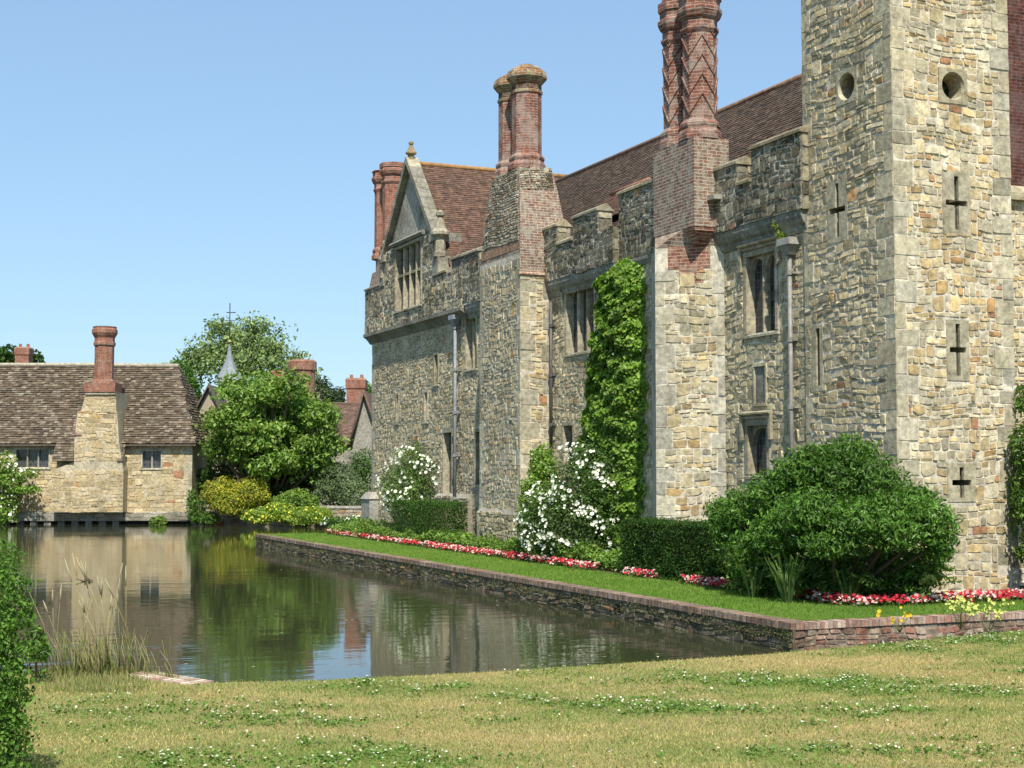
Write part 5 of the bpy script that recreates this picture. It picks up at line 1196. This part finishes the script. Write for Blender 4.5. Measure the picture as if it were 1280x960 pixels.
# leafy weed beside hedge
bl = [pb(45, 800, 11.5, 12, 16), pb(48, 815, 11.3, 14, 12), pb(36, 770, 11.6, 8, 18)]; q = at(45, 835, 11.4); q[2] = 1.0
plant('leafy_weed', 'broad leaved green weed between the clipped bush and the tall grass', 'plant', q, bl, 260, .06, G_MID, stems=[([tuple(q), tuple(q+A(0, 0, .3))], .01)])
# old brick landing edge
mb = MB()
for i in range(11):
    t = i/10; c_ = A(1.98, 12.02, 0)*(1-t)+A(2.34, 11.42, 0)*t; fr_ = Fr(tuple(c_), (1, .6, 0), (.6, -1, 0)); bar(mb, fr_, -.16, .07, .9, 1.03-.002*i, -.028, .028, pick([(.44,.30,.26), (.36,.25,.21), (.5,.42,.35)], 0))
obj('brick_edging', mb, M_stone, label='worn pinkish bricks edging the lawn at the water corner', cat='edging')
# floating leaves
n = 90; pl = np.array([at(a, 593, b) for a, b in zip(rng.uniform(150, 900, n), rng.uniform(17, 60, n))]); pl[:, 2] = .006
ok_ = (pl[:, 0] < 12.0) & (pl[:, 1] > 13); pl = pl[ok_]; V, F = leaves_np(pl, np.tile(A(0, 0, 1.), (len(pl), 1)), .07, .8, flat=6)
V[:, 2] = .008+(V[:, 2]-.006)*.2; finish('floating_leaves', V, F, np.repeat(leafcols(len(pl), [(.3, .3, .2), (.2, .24, .08), (.35, .3, .22)]), 4, 0), M_leafd, uv=False, label='small pale leaves and petals scattered on the moat surface', cat='leaves', kind='stuff')
# floating twig
mb = MB(); p = at(106, 727, 42); p = EYE+(p-EYE)*(2.6/(2.6-p[2])); p[2] = .0
for k in range(7): mb.tube([p+A(0, 0, .0), p+RT*random.uniform(-.35, .35)+ZZ*random.uniform(.02, .14)], .012, 4, (.07, .05, .03))
obj('floating_twigs', mb, M_bark, label='small dark floating twigs on the water in front of the cottage', cat='twigs')

# ---- far garden
def base_at(px, depth, z=.55): p = at(px, 593, depth); p[2] = z; return p
def far_plant(name, label, cat, px, depth, blist, n, size, cols, z=.55, **k):
    b_ = base_at(px, depth, z); bl = [pb(*q) for q in blist]
    return plant(name, label, cat, b_, bl, n, size, cols, stems=stems_for(b_, bl, k.pop('r0', .08)), **k)
far_plant('magnolia_tree', 'large rounded light green tree in front of the timber house across the moat', 'tree', 335, 77.5,
          [(345+78*math.sin(k*2.399)*math.sqrt(((k*7)%60+.5)/60)+8*math.sin(k*5.1), 538+58*math.cos(k*2.399)*math.sqrt(((k*7)%60+.5)/60)+(6 if k % 3 else -4), 76.4+1.6*math.sin(k*1.7), 13+9*abs(math.sin(k*3.3)), 8+7*abs(math.sin(k*4.1))) for k in range(60)]
          +[(295, 484, 78, 24, 16), (330, 478, 77.5, 18, 12), (410, 598, 76, 18, 12), (268, 560, 77, 16, 18), (340, 540, 78.5, 60, 46)],
          24000, .27, [(.14,.23,.035),(.19,.29,.055),(.10,.18,.025),(.23,.33,.07)], lump=.3, freq=5, lo=.75, r0=.16)
far_plant('golden_shrub', 'rounded shrub with golden yellow foliage on the far bank', 'shrub', 292, 75.5, [(275, 618, 75, 22, 20), (312, 618, 75, 25, 20), (290, 628, 74.8, 26, 16), (325, 622, 75, 14, 14)], 9000, .13, [(.34,.32,.03),(.24,.28,.03),(.16,.22,.03),(.42,.36,.04)], lump=.12)
far_plant('yellow_flower_clump', 'bright yellow flowering clump at the water edge', 'plant', 345, 73.5, [(325, 645, 73, 22, 10), (350, 640, 73.2, 20, 12), (375, 646, 73, 26, 11), (400, 645, 73.4, 16, 10)], 8000, .13, [(.2,.3,.04),(.28,.36,.05),(.14,.22,.03)], flowers=dict(n=600, size=.11, col=(.66, .58, .08)))
far_plant('low_shrub', 'small leafy shrub above the yellow flowers', 'shrub', 365, 74.5, [(370, 624, 74.3, 20, 12), (350, 630, 74.5, 14, 10), (385, 630, 74.3, 14, 10)], 3500, .15, G_LIGHT)
far_plant('grey_green_shrub', 'rounded grey green shrub left of the castle end', 'shrub', 425, 75, [(425, 605, 75, 26, 24), (440, 620, 74.5, 20, 20), (410, 615, 75, 18, 18), (418, 590, 76, 16, 12)], 7000, .13, [(.13,.18,.08),(.17,.22,.11),(.1,.14,.06)], mat=M_leafd)
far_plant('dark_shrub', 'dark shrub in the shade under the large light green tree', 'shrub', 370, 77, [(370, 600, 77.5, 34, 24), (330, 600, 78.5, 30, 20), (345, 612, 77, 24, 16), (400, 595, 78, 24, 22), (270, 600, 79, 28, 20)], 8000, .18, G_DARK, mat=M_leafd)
far_plant('conifer_hedge', 'bright green bush close against the castle corner', 'hedge', 455, 78, [(455, 580, 78, 18, 18), (460, 600, 78, 16, 24), (448, 595, 78.5, 12, 20)], 3500, .13, [(.06,.13,.02), (.08,.16,.03)])
far_plant('waterside_plant', 'leafy plant growing at the right corner of the cottage wall', 'plant', 246, 75.6, [(246, 640, 75.6, 12, 16), (240, 625, 76, 6, 14), (262, 648, 75, 12, 8)], 1800, .14, G_MID)
far_plant('waterside_plant', 'small bright plant hanging over the water at the cottage plinth', 'plant', 198, 76.0, [(198, 652, 76, 10, 7)], 500, .14, G_LIGHT, z=.1)
far_plant('white_flower_clump', 'low white flowering clump at the far end of the castle lawn', 'plant', 432, 60, [(420, 652, 60, 16, 6), (445, 652, 59.5, 16, 7), (462, 660, 58, 12, 7)], 1800, .12, G_MID, z=.35, flowers=dict(n=260, size=.10, col=(.72, .70, .62)))
far_plant('white_rose_bush', 'white flowering climber on the left part of the cottage wall', 'rose bush', 8, 75.8, [(5, 580, 76, 16, 14), (10, 600, 75.8, 22, 8), (32, 592, 75.8, 18, 6), (-15, 600, 76, 26, 30), (30, 612, 75.8, 20, 5), (12, 625, 75.8, 12, 10), (-10, 640, 75.5, 30, 18)], 4200, .17, G_LIGHT, flowers=dict(n=420, size=.15, col=(.74, .72, .66)))
def tree(label, px, depth, blist, n, size, cols, z=.55, th=None, group='trees beyond the moat', **k):
    root = empty('tree', tuple(base_at(px, depth, z)), label, 'tree', group); bl = [pb(*q) for q in blist]
    foliage('crown', bl, n, size, cols, parent=root, mat=M_leafd, core=False, **k)
    mb = MB(); b_ = base_at(px, depth, z); zt = min(q[0][2] for q in bl); r = depth*.0035; j = A(b_[0], b_[1], zt)
    mb.tube([b_, (b_+j)/2+RT*.1, j], [r, r*.8, r*.65], 8, (.13, .11, .09))
    for c, rr in bl: mb.tube([j, j*.4+c*.6+ZZ*.2, c+ZZ*rr[2]*.4], [r*.5, r*.25, r*.08], 5, (.13, .11, .09))
    obj('trunk', mb, M_bark, root); return root
tree('tall airy pale green tree behind the lead spire', 300, 118, [(300, 425, 118, 34, 24), (262, 440, 118, 28, 22), (335, 435, 118, 30, 24), (240, 462, 118, 22, 18), (290, 455, 117, 46, 26), (345, 460, 118, 34, 22), (372, 452, 119, 14, 14), (320, 408, 118, 20, 12), (275, 410, 118, 18, 12), (235, 445, 118, 12, 12), (385, 470, 119, 18, 14)], 10500, .34, [(.2,.27,.10),(.26,.33,.13),(.15,.21,.075)], lump=.35, lo=.3, cut=.2)
tree('dense bright green tree rising behind the right end of the cottage roof', 215, 95, [(218, 475, 95, 24, 22), (235, 500, 95, 18, 26), (205, 490, 96, 20, 24), (238, 530, 95, 14, 30)], 9000, .22, [(.06,.14,.02),(.09,.18,.03),(.045,.1,.016)], lump=.15)
tree('dark tree behind the distant chimney at the far left', 20, 135, [(8, 445, 135, 18, 12), (38, 450, 135, 16, 10), (-20, 450, 135, 26, 18)], 3500, .4, G_DARK, lump=.2)
tree('small dark conifer between the two red brick chimneys', 408, 112, [(405, 492, 112, 9, 16), (413, 500, 112, 10, 14), (398, 500, 112, 9, 14), (424, 498, 113, 8, 12)], 3500, .26, [(.05,.08,.04), (.07,.1,.05), (.04,.06,.03)], lump=.3, lo=.4)
tree('thin wispy tree right of the round chimney', 399, 105, [(398, 478, 105, 6, 12), (403, 490, 105, 7, 10)], 260, .3, [(.1,.14,.06)], lump=.3, lo=.2)
tree('distant tree top above the middle of the cottage ridge', 172, 140, [(172, 462, 140, 11, 5)], 500, .4, G_MID, lump=.2)
tree('small distant tree beside the castle corner', 458, 118, [(458, 490, 118, 8, 10), (466, 500, 118, 8, 14)], 900, .3, G_MID, lump=.2)
# wood beyond, mostly hidden, closes the horizon
n = 26000; pxs = -500+rng.random(n)*2600; dps = 190+rng.random(n)*25; hh = 6+2*np.sin(pxs*.02)+1.5*np.sin(pxs*.05)
P = np.array([at(a, 593, b) for a, b in zip(pxs, dps)]); P[:, 2] = .5+hh*rng.random(n)**.6
V, F = leaves_np(P, np.tile(-FH, (n, 1)), 1.6, .8); finish('distant_wood', V, F, np.repeat(leafcols(n, G_DARK), 4, 0), M_leafd, uv=False, label='distant belt of dark woodland closing the horizon', cat='wood', kind='stuff')
